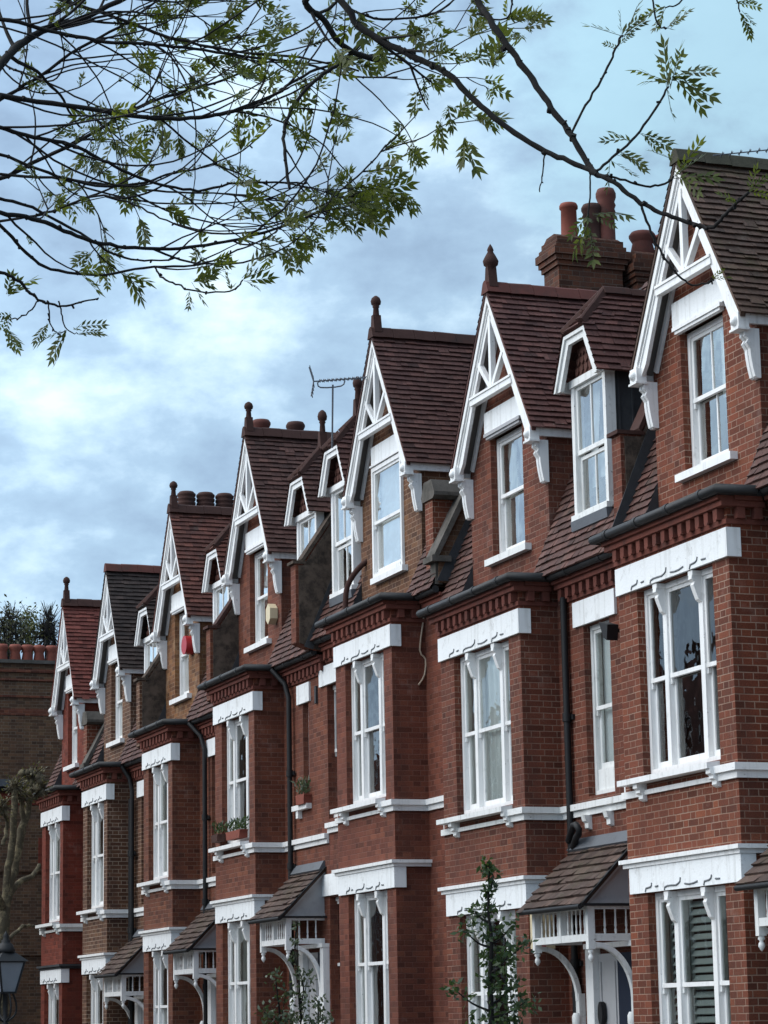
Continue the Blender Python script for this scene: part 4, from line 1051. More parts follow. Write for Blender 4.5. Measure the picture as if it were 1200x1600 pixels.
L1 = limb(c2((-120, 285), (0, 300), (200, 330), (400, 360), (500, 370), (650, 365), (750, 340), (860, 295), (950, 235), (1060, 195), (1180, 170), (1300, 165)), (6.2, 6.6), mm_(11), mm_(4), J(120, 6.1))
L2 = limb(c2((-120, 395), (0, 400), (100, 430), (220, 450), (300, 490), (400, 540), (500, 575), (620, 595), (740, 572), (860, 570), (960, 575)), (5.8, 6.2), mm_(8.5), mm_(3.5), J(195, 5.7))
L3 = limb(c2((-120, 640), (0, 665), (100, 680), (200, 720), (300, 755), (420, 775), (560, 775), (700, 755), (830, 725), (930, 690), (1010, 650), (1060, 600), (1150, 520), (1205, 455)), (5.6, 6.4), mm_(9), mm_(3), J(300, 5.6))
L4 = limb(c2((-120, 610), (0, 622), (100, 650), (250, 730), (350, 790), (450, 815), (560, 805)), (5.9, 6.1), mm_(7), mm_(3), J(310, 5.9))
L5 = limb(c2((-100, 290), (0, 200), (60, 140), (150, 90), (250, 60), (400, -10), (520, -60)), (6.6, 7.2), mm_(20), mm_(9), J(180, 6.6))
L6 = limb(c2((-120, 75), (0, 60), (150, 95), (300, 125), (450, 138), (600, 152), (800, 180), (950, 200), (1100, 240), (1240, 240)), (6.8, 7.0), mm_(10), mm_(3.5), J(20, 6.8))
L7 = limb(c2((-120, 460), (0, 482), (150, 540), (300, 580), (450, 570), (520, 545), (640, 520), (760, 470), (850, 390)), (6.1, 6.5), mm_(7), mm_(2.6), J(225, 6.1))
L8 = limb(c2((-120, 570), (0, 560), (120, 500), (250, 440), (420, 340), (560, 290), (700, 250), (830, 195), (930, 190)), (6.9, 7.3), mm_(10), mm_(4), J(310, 6.9))
L9 = limb(c2((1130, 130), (1060, 200), (1000, 240), (930, 310), (890, 400), (890, 480), (905, 590)), (6.3, 6.1), mm_(8), mm_(6))
L10 = limb(c2((485, 835), (510, 870), (560, 890), (600, 910), (720, 908), (760, 875)), (6.1, 6.0), mm_(4), mm_(3))
L11 = limb(c2((-120, 835), (0, 850), (60, 880), (120, 935), (180, 955), (250, 945), (310, 930)), (5.5, 5.6), mm_(7), mm_(2.5), J(400, 5.5))
L12 = limb(c2((-120, 640), (0, 705), (80, 790), (160, 840), (300, 860), (450, 838), (600, 830), (700, 800), (800, 760), (870, 720)), (5.7, 6.0), mm_(7), mm_(2.4), J(290, 5.7))
L13 = limb(c2((-120, 390), (0, 310), (100, 255), (250, 150), (400, 70), (520, -20)), (7.0, 7.3), mm_(9), mm_(5), J(190, 7.0))
L14 = limb(c2((-120, 30), (0, 190), (120, 245), (300, 330), (380, 345)), (7.2, 7.0), mm_(6), mm_(3), J(-40, 7.2))
L15 = limb(c2((880, -90), (960, 20), (1010, 60), (1060, 130), (1130, 175), (1210, 195)), (6.2, 6.3), mm_(13), mm_(11), [fork+Vector((0, 0, -.1)), at(-500, -300, 6.4), at(100, -260, 6.2)])
L16 = limb(c2((-120, 700), (0, 690), (140, 665), (300, 612), (420, 640), (520, 690), (650, 720), (800, 715)), (6.4, 6.2), mm_(6), mm_(2.2), J(330, 6.4))
L17 = limb(c2((-120, 520), (0, 545), (200, 560), (360, 580), (520, 600), (700, 605), (830, 625), (960, 630)), (6.6, 6.6), mm_(7), mm_(2.2), J(260, 6.6))
L18 = limb([(-60, -30), (60, -10), (160, 20), (270, 60), (370, 80), (470, 90), (560, 110)], (7.1, 6.9), mm_(10), mm_(4), J(-60, 7.1))
L19 = limb([(480, -40), (540, 10), (600, 30), (680, 20), (720, -10)], (7.0, 7.2), mm_(7), mm_(4))
A = limb([(690, -90), (745, 0), (765, 30), (800, 80), (833, 125), (862, 170), (893, 212), (920, 258), (932, 272)], (5.9, 5.6), mm_(13), mm_(10), [fork+Vector((0, 0, .0)), at(-500, -420, 6.3), at(300, -330, 6.1)])
B = limb([(500, -20), (560, 40), (610, 70), (660, 95), (700, 115), (735, 150), (780, 190), (840, 230), (890, 252), (932, 272)], (5.9, 5.6), mm_(13), mm_(9), [fork+Vector((0, 0, .1)), at(-450, -200, 6.3), at(200, -160, 6.1)])
Cc = limb([(932, 272), (960, 285), (1000, 315), (1040, 335), (1085, 350), (1112, 356), (1130, 338), (1150, 318), (1170, 300)], (5.6, 5.4), mm_(9), mm_(5))
Dd = limb([(1000, 318), (1010, 345), (1030, 390), (1055, 425), (1080, 445), (1102, 443), (1114, 435)], (5.55, 5.5), mm_(5), mm_(2.6))
Ee = limb([(893, 207), (915, 165), (945, 115), (962, 75), (972, 55)], (5.65, 5.7), mm_(4.5), mm_(4))
Ff = limb([(932, 268), (965, 240), (1000, 205), (1030, 160), (1045, 135)], (5.6, 5.7), mm_(5), mm_(4))
Gg = limb([(938, 274), (970, 280), (1010, 291), (1040, 288), (1053, 276)], (5.6, 5.6), mm_(4.5), mm_(4))
Hh = limb([(923, 272), (922, 310), (918, 352)], (5.6, 5.58), mm_(3), mm_(3))
Ii = limb([(851, 240), (848, 270), (843, 300)], (5.7, 5.7), mm_(3), mm_(2))
for px, dp in (([(1018, -40), (1022, 15), (1030, 40), (1042, 44)], 5.8), ([(1130, -40), (1150, -5), (1156, 20)], 6.), ([(1090, -20), (1060, 5), (1040, 12)], 6.), ([(745, 20), (790, 30), (800, 0), (795, -30)], 6.)):
    limb(px, (dp, dp), mm_(4), mm_(2.5))
def tf(px, py, dep, dx, dy, k=1., nl=None):
    p = at(px, py, dep); d = (cR*dx-cU*dy).normalized()
    if px > 900 or py > 480: spray(p, d, k, max(2, (nl or 4)-1))
    else: tuft(p, d, k, nl)
for a in ((972, 55, 5.7, .5, -1, .9, 7), (968, 70, 5.7, .3, -1, .5, 4), (1045, 135, 5.7, .2, -1, 1.1, 6), (1050, 120, 5.7, 1, -.1, 1.2, 4), (1040, 130, 5.7, -1, -.4, .95, 4), (1062, 110, 5.7, 1, .5, 1.1, 2),
          (1000, 207, 5.65, 1, .5, .8, 4), (985, 222, 5.65, -.6, -.8, .7, 3), (968, 240, 5.6, 1, .4, .9, 5), (955, 250, 5.6, .3, 1, .7, 3), (1053, 276, 5.6, .6, -1, 1., 6), (1050, 255, 5.6, -.3, -1, .7, 3), (918, 352, 5.58, .1, 1, 1.0, 5), (925, 335, 5.58, 1, .3, .9, 2), (921, 338, 5.58, -.5, .6, .7, 2),
          (1042, 44, 5.8, 1, 0, .7, 4), (1156, 20, 6., .4, .5, .7, 4), (1150, 5, 6., 1, -.2, .6, 3), (1040, 10, 6., -.8, .3, .8, 4), (1170, 300, 5.4, .6, -.6, .6, 4), (1150, 318, 5.4, -.4, -.8, .5, 3), (1114, 435, 5.5, .6, -.2, .4, 2),
          (380, 437, 6., .7, -.6, 1.0, 6), (362, 452, 6., -.2, -1, .6, 3), (296, 455, 6., -.2, 1, .9, 2), (302, 440, 6.1, .5, -.2, .9, 5), (420, 200, 6.2, .3, -1, .5, 3), (448, 150, 6.1, .4, .7, .8, 3),
          (770, 105, 5.9, .3, -1, 1.3, 8), (740, 180, 5.9, 1, .1, 1.2, 7), (725, 215, 5.9, .2, 1, 1.3, 5), (735, 60, 5.9, .3, -1, 1.1, 7), (700, 165, 6., .4, .8, 1., 5), (640, 30, 6.1, .3, .8, 1.1, 6), (560, 20, 6.2, .5, .6, 1.2, 7), (600, 60, 6.1, -.3, .7, 1.1, 6), (690, 190, 6., -.2, .9, 1., 5),
          (600, 300, 6.4, .8, .5, 1., 6), (625, 300, 6.4, .6, .7, 1.1, 5), (545, 330, 6.3, .5, .8, .9, 5), (480, 370, 6.2, .2, 1, .9, 5), (465, 400, 6.2, .0, 1, .8, 3), (575, 270, 6.3, .7, -.3, 1., 6), (600, 235, 6.4, .6, -.4, .9, 5), (545, 285, 6.3, .3, .8, 1., 6)):
    tf(*a)
# hanging sprays at the lower left
for px, dp in (([(75, 470), (78, 500), (88, 520), (103, 516)], 5.6), ([(92, 470), (98, 495), (105, 515), (122, 522)], 5.6), ([(60, 470), (40, 492), (15, 498), (5, 495)], 5.6)):
    limb(px, (dp, dp), mm_(3), mm_(1.8))
for a in ((95, 518, 5.6, -.2, 1, .8, 2), (103, 516, 5.6, -.4, .9, .9, 2), (122, 522, 5.6, .7, -.2, .7, 2), (118, 515, 5.6, .5, -.8, .7, 2), (76, 505, 5.6, -.3, .8, .6, 2), (12, 460, 5.6, .5, -.6, 1., 5), (18, 490, 5.6, -.3, .3, .7, 4), (5, 512, 5.6, .4, .5, 1., 4)):
    tf(*a)
for (lm, t0, t1, pm, Lr) in ((L1, .05, 1, 7, (.10, .34)), (L2, .05, 1, 7, (.10, .32)), (L3, .05, 1, 8, (.08, .28)), (L4, .05, 1, 7, (.08, .25)), (L5, .1, 1, 7, (.15, .45)), (L6, .05, 1, 8, (.12, .36)),
                             (L7, .05, 1, 7, (.10, .30)), (L8, .1, 1, 6, (.12, .36)), (L12, .1, .95, 6, (.06, .17)), (L13, .1, 1, 7, (.12, .35)), (L14, .2, 1, 6, (.1, .3)), (L15, .1, .9, 9, (.08, .22)),
                             (L16, .1, 1, 6, (.08, .22)), (L17, .1, 1, 6, (.08, .24)), (L18, .1, 1, 8, (.12, .36)), (L19, .1, 1, 12, (.08, .22)), (L9, .1, .8, 4, (.05, .12)), (L11, .3, .95, 3, (.03, .09))):
    dress(lm[0], lm[1], t0, t1, pm, Lr)
# the fine tangle of long bare shoots inside the crown
for q in range(40):
    lm = rn.choice((L1, L2, L3, L5, L6, L7, L8, L13, L14, L16, L17, L18, L1, L6, L18))
    i_ = rn.randrange(2, int(len(lm[0])*.75)); tg = (lm[0][i_]-lm[0][i_-1]).normalized()
    sd = (cU*rn.uniform(-.7, .7)+cR*rn.uniform(-.1, .5)+cF*rn.uniform(-.5, .5)); d = (tg*1.2+sd).normalized(); P = [lm[0][i_]]; L = rn.uniform(.35, .9); bd = rvec(rn, .05)+cU*rn.uniform(-.03, .09)
    for k in range(14): d = (d+bd+rvec(rn, .06)).normalized(); P.append(P[-1]+d*L/14)
    if all(in_crown(p) for p in P):
        W_.tube(P, [.0030-.0016*k/14 for k in range(15)], 5)
        for k in (6, 9, 12):
            if rn.random() < .35: tuft(P[k], d+rvec(rn, .7), rn.uniform(.5, .8), 2)
        tuft(P[-1], d, rn.uniform(.7, 1.))
dress(B[0], B[1], .12, .42, 12, (.06, .18)); dress(L3[0], L3[1], .7, 1, 14, (.08, .22)); dress(L1[0], L1[1], .75, 1, 12, (.08, .22)); dress(L17[0], L17[1], .8, 1, 12, (.06, .2))
# trunk
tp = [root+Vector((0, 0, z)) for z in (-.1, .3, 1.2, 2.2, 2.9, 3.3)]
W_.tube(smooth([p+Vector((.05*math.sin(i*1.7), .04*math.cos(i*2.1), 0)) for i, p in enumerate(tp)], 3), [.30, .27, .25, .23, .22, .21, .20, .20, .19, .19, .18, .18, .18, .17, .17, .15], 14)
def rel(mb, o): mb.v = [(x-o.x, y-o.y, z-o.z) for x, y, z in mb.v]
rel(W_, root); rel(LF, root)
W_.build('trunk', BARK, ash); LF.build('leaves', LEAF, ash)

# ------------------------------------------------------------------ young street tree in front of the net-curtained house
def leaf_clump(mb, c, r_, n, size, rn_, flat=1.):
    for q in range(n):
        d = rvec(rn_); d.z *= flat
        if d.length > 2.2: continue
        p = c+d*r_*.55; leaflet(mb, p, rvec(rn_)+Vector((0, 0, -.25)), rvec(rn_), size*rn_.uniform(.7, 1.25), size*.52)
r2 = random.Random(5); D2 = 19.5
b2 = at(766, 1600, D2); base = Vector((b2.x, b2.y, 0.))
st = thing('young_tree', 'slim young tree with dark glossy leaves in front of the lower bay window', 'tree', base)
wd, lf = MB(), MB()
main = smooth([base-base, Vector((.02, .01, 1.0))]+[at(x, y, D2)-base for x, y in ((768, 1600), (766, 1530), (768, 1470), (763, 1420), (765, 1355))], 4)
wd.tube(main, [.035-.030*i/(len(main)-1) for i in range(len(main))], 8)
for (sx, sy, tx, ty, r_, n) in ((766, 1380, 760, 1352, .06, 46), (766, 1390, 770, 1366, .06, 40), (766, 1400, 762, 1392, .065, 44), (766, 1425, 765, 1415, .07, 50), (765, 1440, 742, 1424, .07, 46), (765, 1480, 728, 1456, .08, 50), (765, 1470, 768, 1455, .10, 70), (766, 1475, 800, 1446, .075, 40),
                                (766, 1510, 816, 1478, .09, 54), (766, 1520, 793, 1494, .10, 70), (766, 1500, 768, 1492, .09, 60), (766, 1580, 708, 1544, .075, 46), (766, 1570, 797, 1540, .11, 80), (766, 1590, 820, 1566, .11, 80), (766, 1540, 768, 1534, .10, 70), (766, 1600, 782, 1584, .12, 90), (766, 1615, 745, 1600, .10, 60), (766, 1630, 800, 1610, .12, 80)):
    dz = r2.uniform(-.12, .12); p, q = at(sx, sy, D2)-base, at(tx, ty, D2+dz)-base
    wd.tube(smooth([p, p.lerp(q, .5)+Vector((0, 0, -.025)), q], 4), [.011-.007*i/8 for i in range(9)], 5)
    leaf_clump(lf, q, r_, int(n*.9), .060, r2)
    leaf_clump(lf, p.lerp(q, .6), r_*.7, n//3, .055, r2)
DARKLEAF = leaf_mat('dark_glossy_leaves', (.026, .050, .020), (.095, .135, .052), .35)
wd.build('trunk', BARK, st); lf.build('leaves', DARKLEAF, st)

# ------------------------------------------------------------------ climber and shrub at the porch of the house with the cream alarm box
PALELEAF = leaf_mat('grey_green_leaves', (.060, .085, .050), (.13, .16, .095), .25)
DP = 36.0; r3 = random.Random(9)
for nm, lab, cat, cs, stem in (('climbing_plant', 'straggly climber on the porch post beside the bay with pot plants', 'climber', ((463, 1445, .05, 16), (462, 1470, .07, 26), (460, 1497, .08, 34), (468, 1520, .11, 40), (480, 1530, .13, 60), (470, 1556, .13, 46), (478, 1575, .10, 30), (462, 1590, .12, 40)), [(464, 1680), (470, 1590), (474, 1540), (461, 1495), (464, 1440)]),
                               ('garden_shrub', 'loose leggy shrub with sparse grey green leaves left of the porch post', 'shrub', ((431, 1528, .13, 46), (446, 1556, .14, 56), (413, 1582, .12, 40), (430, 1590, .14, 50), (452, 1592, .14, 60), (440, 1600, .18, 60)), [(440, 1690), (438, 1600), (434, 1560), (431, 1530)]),
                               ('garden_bush', 'leafy bush between the porch and the next lower bay window', 'shrub', ((497, 1566, .12, 50), (507, 1590, .14, 60), (490, 1596, .15, 60), (500, 1612, .2, 80)), [(498, 1690), (498, 1610), (497, 1568)])):
    bs = at(*stem[0], DP); bs = Vector((bs.x, bs.y, 0)); o = thing(nm, lab, cat, bs); wd, lf = MB(), MB()
    wd.tube(smooth([Vector((0, 0, 0))]+[at(x, y, DP)-bs for x, y in stem[1:]], 4), .010, 6)
    for x, y, r_, n in cs:
        c = at(x, y, DP+r3.uniform(-.15, .15))-bs; leaf_clump(lf, c, r_*1.1, int(n*.95), .08, r3)
        j = at(stem[1][0], stem[1][1]+10, DP)-bs; wd.tube(smooth([j, j.lerp(c, .6)+Vector((0, 0, .03)), c], 3), .006, 5)
    wd.build('stem', BARK, o); lf.build('leaves', PALELEAF, o)

# ------------------------------------------------------------------ pot plants on sills
def pot_plant(px, py, Y, lab, tr, hgt, n, leafm, potm):
    c = onY(px, py, Y); o = thing('pot_plant', lab, 'pot plant', c); f = MB(); lw, lh, ld = tr
    f.prism([(-lw*.46, 0), (lw*.46, 0), (lw*.5, lh*.85), (lw*.53, lh*.85), (lw*.53, lh), (-lw*.53, lh), (-lw*.53, lh*.85), (-lw*.5, lh*.85)], 'y', -ld/2, ld/2)
    f.build('pot', potm, o); lf = MB(); r_ = random.Random(int(px))
    for q in range(n):
        a = Vector((r_.uniform(-.5, .5)*lw, r_.uniform(-.4, .4)*ld, lh)); d = Vector((r_.uniform(-.6, .6), r_.uniform(-.6, .6), 1))
        leaflet(lf, a+d*hgt*r_.uniform(.0, .75), d+rvec(r_, .5), rvec(r_), .09*r_.uniform(.6, 1.2), .03)
    lf.build('leaves', leafm, o); return o
pot_plant(370, 1311, YB-.07, 'long terracotta trough of leafy plants on the upper bay sill', (.75, .13, .14), .22, 150, DARKLEAF, TERRA_POT)
pot_plant(341, 1316, YB-.07, 'dark pot with a low leafy plant, at the left end of the sill', (.36, .12, .14), .22, 80, DARKLEAF, TERRA_DARK)
pot_plant(475, 1257, YB+.44, 'terracotta pot of feathery plants in the narrow window beside the downpipe', (.40, .15, .14), .30, 120, PALELEAF, TERRA_POT)

# ------------------------------------------------------------------ street lamp
LD = 30.; lb = at(8, 1600, LD); lamp = thing('street_lamp', 'black old-fashioned street lamp with a tapered four-sided glass lantern', 'street lamp', (lb.x, lb.y, 0), rz=.25)
zl = lambda py: at(8, py, LD).z
z0, z1 = zl(1551), zl(1502); f = MB(); f.lathe([(.11, 0), (.11, .25), (.075, .32), (.07, 1.0), (.045, 1.1), (.04, z0-.45), (.06, z0-.43), (.06, z0-.38), (.03, z0-.34), (.03, z0-.02), (.05, z0)], (0, 0, 0), 14); f.build('post', IRON, lamp)
f = MB()
for a in range(4):
    an = a*math.pi/2; dx, dy = math.cos(an), math.sin(an)
    f.tube(smooth([(dx*.03, dy*.03, z0-.33), (dx*.13, dy*.13, z0-.25), (dx*.14, dy*.14, z0-.12), (dx*.09, dy*.09, z0)], 3), .012, 6)
f.build('bracket', IRON, lamp)
hb, ht = .088, .165
def sq(h, z): return [Vector((sx*h, sy*h, z)) for sx, sy in ((-1, -1), (1, -1), (1, 1), (-1, 1))]
f = MB(); bq, tq = sq(hb, z0), sq(ht, z1)
for k in range(4):
    l = (k+1) % 4; f.bar(bq[k], tq[k], .02, .02); f.bar(bq[k], bq[l], .022, .022); f.bar(tq[k], tq[l], .03, .03)
lant = f.build('lantern', IRON, lamp)
f = MB(); gi, gt = sq(hb-.004, z0), sq(ht-.004, z1)
for k in range(4): f.face((gi[k], gi[(k+1) % 4], gt[(k+1) % 4], gt[k]))
f.build('pane', plain('frosted_lamp_glass', (.20, .22, .25), .25, .15, 6, .5), lant)
f = MB(); e0, e1 = sq(ht+.035, z1+.0), sq(.085, zl(1488))
for k in range(4): f.face((e0[k], e0[(k+1) % 4], e1[(k+1) % 4], e1[k]))
f.face(e0[::-1]); zc_ = zl(1488); f.lathe([(.10, 0), (.115, .01), (.10, .05), (.075, .10), (.05, .12), (.055, .14), (.03, .16), (.04, .19), (.015, .23), (0, .26)], (0, 0, zc_), 12); f.build('lantern_roof', IRON, lamp)

# ------------------------------------------------------------------ pollarded plane and trees beyond
PLANE = plain('plane_bark', (.075, .062, .042), .95, .5, 9, .15, .02, dirt=(.20, .165, .10), dscale=7, damt=.8, dlo=.5, dhi=.6)
DT = 44.; pb_ = at(5, 1600, DT); pb_ = Vector((pb_.x, pb_.y, 0)); pol = thing('pollarded_tree', 'knobbly pollarded street tree, almost leafless, against the brown wall', 'tree', pb_)
wd, lf = MB(), MB(); r4 = random.Random(3)
def pl(px, ra, rb): 
    P = smooth([at(x, y, DT+.02*(x-10))-pb_ for x, y in px], 4); n = len(P); wd.tube([p+rvec(r4, .010) for p in P], [(ra+(rb-ra)*i/(n-1))*.62 for i in range(n)], 9); return P[-1]
wd.tube([Vector((0, 0, -.05)), at(4, 1600, DT)-pb_], [.18, .125], 12)
ends = [pl([(4, 1600), (3, 1500), (6, 1440), (12, 1400)], .2, .16), pl([(10, 1410), (22, 1360), (32, 1310), (44, 1260), (52, 1215)], .12, .10), pl([(8, 1430), (12, 1370), (20, 1310), (23, 1260), (24, 1228)], .11, .09), pl([(10, 1405), (30, 1378), (50, 1368), (62, 1352)], .10, .06),
        pl([(6, 1470), (20, 1462), (36, 1448), (52, 1446)], .07, .04), pl([(5, 1420), (-15, 1360), (-20, 1290)], .11, .09), pl([(26, 1345), (36, 1300), (36, 1270), (34, 1245)], .08, .07), pl([(4, 1320), (12, 1290), (3, 1262)], .06, .06)]
for e, rr in ((ends[1], .20), (ends[1]+Vector((.06, .10, -.22)), .15), (ends[2], .14), (ends[5], .16), (ends[6], .12), (ends[7], .12)):
    for q in range(13): 
        c = e+rvec(r4, rr*.42); k_ = r4.uniform(.22, .5); wd.lathe([(0, -rr*k_), (rr*k_*.8, -rr*k_*.5), (rr*k_*r4.uniform(.8, 1.2), 0), (rr*k_*.6, rr*k_*.8), (0, rr*k_*r4.uniform(1, 1.6))], c, 6)
    for q in range(60):
        d = rvec(r4)+Vector((0, 0, .35)); d.normalize(); L = r4.uniform(.04, .17); wd.tube([e+d*rr*.5, e+d*(rr*.5+L)], [.013, .008], 4); leaflet(lf, e+d*(rr*.5+L), d+rvec(r4, .4), rvec(r4), .06, .03)
wd.build('trunk', PLANE, pol); lf.build('leaves', leaf_mat('budding_leaves', (.10, .085, .035), (.16, .14, .06), .3), pol)
FARLEAF = leaf_mat('far_dark_leaves', (.045, .046, .026), (.10, .09, .05), .35); PALEFAR = leaf_mat('far_pale_leaves', (.09, .10, .04), (.16, .16, .08), .3)
def far_tree(lab, px, py, dep, blobs, leafm, n, size, twigs=0):
    b_ = at(px, py, dep); b_ = Vector((b_.x, b_.y, 0)); o = thing('background_tree', lab, 'tree', b_, 'trees beyond the end building'); wd, lf = MB(), MB(); r_ = random.Random(int(px*7+py))
    tp_ = at(px, py, dep)-b_; wd.tube([Vector((0, 0, 0)), tp_*.6+Vector((.1, 0, 0)), tp_], [.25, .15, .06], 8)
    for x, y, rr in blobs:
        c = at(x, y, dep+r_.uniform(-1, 1))-b_; wd.tube([tp_*.8, tp_.lerp(c, .5), c], [.05, .03, .012], 5)
        for q in range(twigs):
            d = (rvec(r_)*.45+Vector((0, 0, 1))).normalized(); wd.tube([c-d*rr*.7, c+d*rr*r_.uniform(.6, 1.4)], [.016, .006], 4)
        for q in range(n):
            d = rvec(r_, .5); leaflet(lf, c+d*rr, rvec(r_), rvec(r_), size*r_.uniform(.6, 1.3), size*.55)
    wd.build('trunk', BARK, o); lf.build('leaves', leafm, o)
far_tree('dense dark evergreen crown above the chimney pots at the left edge', 12, 1020, 82, [(x, y, .5) for x, y in ((-8, 985), (4, 975), (14, 968), (22, 982), (8, 990), (26, 996), (34, 1000), (-4, 1000), (14, 1002), (20, 968))], FARLEAF, 70, .13, 16)
far_tree('sparse pale leafed tree above the middle chimney pots', 44, 1025, 84, [(x, y, .42) for x, y in ((36, 975), (42, 962), (48, 985), (40, 992), (55, 975), (46, 1000), (36, 1004), (58, 992))], PALEFAR, 75, .13, 5)
far_tree('bare upright twiggy tree above the right chimney pots', 74, 1030, 84, [(x, y, .5) for x, y in ((68, 985), (74, 968), (80, 985), (72, 996), (84, 996), (78, 975))], FARLEAF, 26, .11, 30)

# ------------------------------------------------------------------ television aerials
ALU = plain('aerial_metal', (.12, .13, .15), .4, .1, 5, .5, 0, .6)
def aerial(lab, mast, boom, dep, r_, grid=True, n=12):
    b_ = at(*mast[0], dep); o = thing('television_aerial', lab, 'aerial', b_); f = MB()
    p0, p1 = [at(*q, dep)-b_ for q in boom]
    f.tube([at(*q, dep)-b_ for q in mast], r_*1.3, 6); f.build('mast', ALU, o)
    f = MB(); f.tube([p0, p1], r_, 6); d = (p1-p0).normalized(); sd = d.cross(Vector((0, 0, 1))).normalized(); up = sd.cross(d)
    for q in range(n):
        c = p0.lerp(p1, .12+.86*q/(n-1)); f.tube([c-sd*.09, c+sd*.09], r_*.6, 5)
        f.tube([c-d*.025-up*.02, c+d*.025+up*.02], r_*.8, 5)
    if grid:
        for sg in (-1, 1):
            for k in range(4):
                c = p0+up*sg*(.05+.05*k)+d*(.03*k)*-.4; f.tube([c-sd*.16, c+sd*.16], r_*.7, 5)
            f.tube([p0, p0+up*sg*.22-d*.05], r_, 5)
        m0 = at(*mast[-1], dep)-b_; f.tube(smooth([m0-d*.22+up*.05, m0-d*.18-up*.03, m0+d*.12-up*.03, m0+d*.18+up*.05], 3), r_, 6)
    f.build('aerial_head', ALU, o); return o
aerial('rooftop television aerial with a grid reflector, above the middle dormers', [(519, 700), (520, 601)], [(490, 596), (572, 590)], 37.5, .011)
aerial('pale aerial boom just above the mossy ridge at the right edge', [(1215, 300), (1212, 233)], [(1114, 243), (1230, 231)], 27.5, .007, False, 8)

# ------------------------------------------------------------------ the houses across the street, which the windows mirror
def across(x):
    t = thing('facing_house', 'plain gabled brick house across the street, seen only as a reflection in the windows', 'house', (x, -5.2, 0), 'houses across the street', math.pi)
    f = MB(); f.wall(0, -2.9, 2.9, 0, 7.2, [(-2.2, .2, 1.2, 3.6), (-2.2, .2, 4.4, 6.5), (1.0, 2.2, .2, 3.2), (1.1, 2.1, 4.4, 6.3)], .15)
    f.box(-2.9, 2.9, .6, 9, 0, 7.2); f.prism([(-2.5, 7.2), (.5, 7.2), (-1., 10.4)], 'y', 0, .3); f.build('wall', BR[4], t)
    f = MB()
    for a, b_, c, d in ((-2.2, .2, 1.2, 3.6), (-2.2, .2, 4.4, 6.5), (1.1, 2.1, 4.4, 6.3)):
        f.box(a, b_, .16, .2, c, c+.12); f.box(a, b_, .16, .2, d-.1, d); f.box(a, a+.1, .16, .2, c, d); f.box(b_-.1, b_, .16, .2, c, d); f.box((a+b_)/2-.08, (a+b_)/2+.08, .16, .2, c, d); f.box(a, b_, -.08, .1, d, d+.28)
    f.build('window', WHITE, t)
    f = MB(); f.prism([(-2.7, 7.15), (-1., 10.75), (.7, 7.15), (.55, 7.1), (-1., 10.35), (-2.55, 7.1)], 'y', -.3, 6); f.prism([(.6, 7.2), (9, 7.2), (5, 10.6)], 'x', -2.9, 2.9); f.build('roof', TILE[2], t)
    f = MB(); f.prism([(-2.7, 7.15), (-1., 10.75), (.7, 7.15), (.45, 7.15), (-1., 10.2), (-2.45, 7.15)], 'y', -.36, -.30); f.build('bargeboard', WHITE, t)
    chimney(t, 2.3, 2.9, 3.5, 5, 7., 11.9, [])
    return t
def copy_tree(o, parent=None):
    c = o.copy(); COL.objects.link(c); c.parent = parent
    for ch in list(o.children): copy_tree(ch, c)
    return c
fh = across(-32.)
for k in range(1, 18):
    c = copy_tree(fh); c.location = (-32.-5.8*k, -5.2, 0)

# ------------------------------------------------------------------ sky and sun
w = bpy.data.worlds.new('World'); sc.world = w; w.use_nodes = True
nt = w.node_tree; nt.nodes.clear()
def wn(k, **kw):
    x = nt.nodes.new(k)
    for a, b in kw.items(): setattr(x, a, b)
    return x
SUN_EL, SUN_DIR = math.radians(44), Vector((-.30, -.95, 0)).normalized()
sky = wn('ShaderNodeTexSky', sky_type='NISHITA'); sky.sun_disc = False; sky.sun_elevation = SUN_EL
sky.sun_rotation = math.atan2(SUN_DIR.x, SUN_DIR.y); sky.air_density = 1.2; sky.dust_density = 1.5; sky.ozone_density = 1.5
tc = wn('ShaderNodeTexCoord'); mp = wn('ShaderNodeMapping'); mp.inputs['Scale'].default_value = (1, 1, 1.75); mp.inputs['Location'].default_value = (.35, .1, .22)
nt.links.new(tc.outputs['Generated'], mp.inputs[0])
def wnoise(scale, det, rough, dist=0.):
    x = wn('ShaderNodeTexNoise'); x.inputs['Scale'].default_value = scale; x.inputs['Detail'].default_value = det
    x.inputs['Roughness'].default_value = rough; x.inputs['Distortion'].default_value = dist
    nt.links.new(mp.outputs[0], x.inputs['Vector']); return x.outputs['Fac']
def wramp(f, stops):
    x = wn('ShaderNodeValToRGB'); e = x.color_ramp.elements
    while len(e) < len(stops): e.new(.5)
    for el, (p, c) in zip(e, stops): el.position = p; el.color = (c[0], c[1], c[2], 1)
    nt.links.new(f, x.inputs[0]); return x.outputs[0]
def wmix(f, a, b):
    x = wn('ShaderNodeMix', data_type='RGBA')
    if isinstance(f, float): x.inputs[0].default_value = f
    else: nt.links.new(f, x.inputs[0])
    nt.links.new(a, x.inputs[6]); nt.links.new(b, x.inputs[7]); return x.outputs[2]
bg1 = wn('ShaderNodeBackground'); bg1.inputs['Strength'].default_value = .06; nt.links.new(sky.outputs[0], bg1.inputs[0])
def wmath(op, a, b):
    x = wn('ShaderNodeMath', operation=op)
    for k, v in enumerate((a, b)):
        if isinstance(v, (int, float)): x.inputs[k].default_value = v
        else: nt.links.new(v, x.inputs[k])
    return x.outputs[0]
big = wnoise(5.0, 4, .5, 0.); mid = wnoise(15., 10, .58, .05)
dens = wmath('ADD', wmath('MULTIPLY', big, .5), wmath('MULTIPLY', mid, .5))
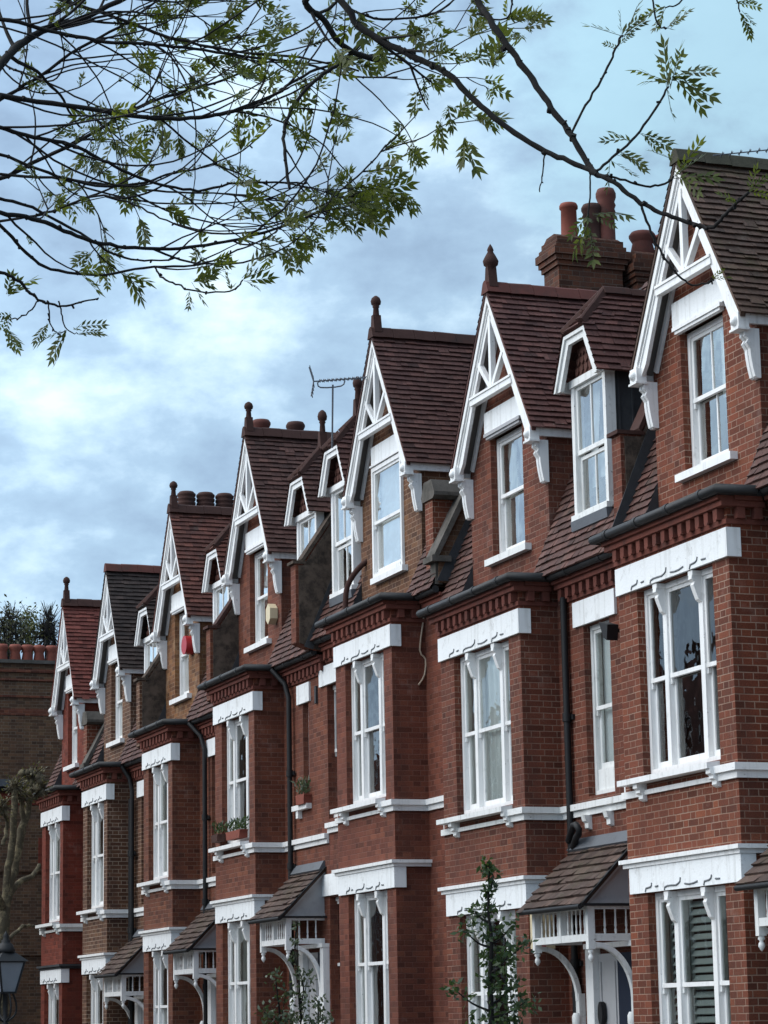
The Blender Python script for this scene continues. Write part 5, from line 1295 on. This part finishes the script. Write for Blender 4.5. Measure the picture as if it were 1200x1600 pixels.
cl = wramp(dens, [(.40, (.118, .168, .235)), (.475, (.148, .212, .290)), (.54, (.182, .260, .342)), (.585, (.245, .332, .408)), (.65, (.345, .42, .452))])
# brighter cloud towards the sun, behind the camera
dt = wn('ShaderNodeVectorMath', operation='DOT_PRODUCT'); nt.links.new(tc.outputs['Generated'], dt.inputs[0]); dt.inputs[1].default_value = (SUN_DIR.x*.75, SUN_DIR.y*.75, .65)
mr = wn('ShaderNodeMapRange'); nt.links.new(dt.outputs['Value'], mr.inputs[0]); mr.inputs[1].default_value = .1; mr.inputs[2].default_value = .9; mr.inputs[3].default_value = 1.; mr.inputs[4].default_value = 2.1
bg2 = wn('ShaderNodeBackground'); nt.links.new(mr.outputs[0], bg2.inputs['Strength']); nt.links.new(cl, bg2.inputs[0])
gd = (cF+cR*(590/F_PX)+cU*(790/F_PX)).normalized()
gp = wn('ShaderNodeVectorMath', operation='DOT_PRODUCT'); nt.links.new(tc.outputs['Generated'], gp.inputs[0]); gp.inputs[1].default_value = gd
gm = wn('ShaderNodeMapRange'); gm.interpolation_type = 'SMOOTHSTEP'; nt.links.new(wmath('ADD', gp.outputs['Value'], wmath('MULTIPLY', wmath('SUBTRACT', mid, .5), .020)), gm.inputs[0])
gm.inputs[1].default_value = math.cos(math.radians(7.0)); gm.inputs[2].default_value = math.cos(math.radians(.6)); gm.inputs[4].default_value = .85
clear = wn('ShaderNodeRGB'); clear.outputs[0].default_value = (.200, .315, .380, 1)
cl = wmix(gm.outputs[0], cl, clear.outputs[0]); nt.links.new(cl, bg2.inputs[0])
cov = wramp(wnoise(2.3, 6, .5), [(.30, (0, 0, 0)), (.42, (1, 1, 1))])
ms_ = wn('ShaderNodeMixShader'); nt.links.new(cov, ms_.inputs[0]); nt.links.new(bg1.outputs[0], ms_.inputs[1]); nt.links.new(bg2.outputs[0], ms_.inputs[2])
wo = wn('ShaderNodeOutputWorld'); nt.links.new(ms_.outputs[0], wo.inputs[0])
sd = bpy.data.lights.new('sun', 'SUN'); sd.energy = 1.45; sd.angle = math.radians(75); sd.color = (1, .94, .86)
so = bpy.data.objects.new('sun', sd); COL.objects.link(so)
sv = Vector((SUN_DIR.x*math.cos(SUN_EL), SUN_DIR.y*math.cos(SUN_EL), math.sin(SUN_EL)))
so.rotation_euler = sv.to_track_quat('Z', 'Y').to_euler(); so.location = (0, -20, 40)

vs = sc.view_settings; vs.view_transform = 'Standard'; vs.look = 'None'; vs.exposure = 1.28; vs.gamma = 1
sc.cycles.max_bounces = 6; sc.cycles.transparent_max_bounces = 16
sc.cycles.use_denoising = True
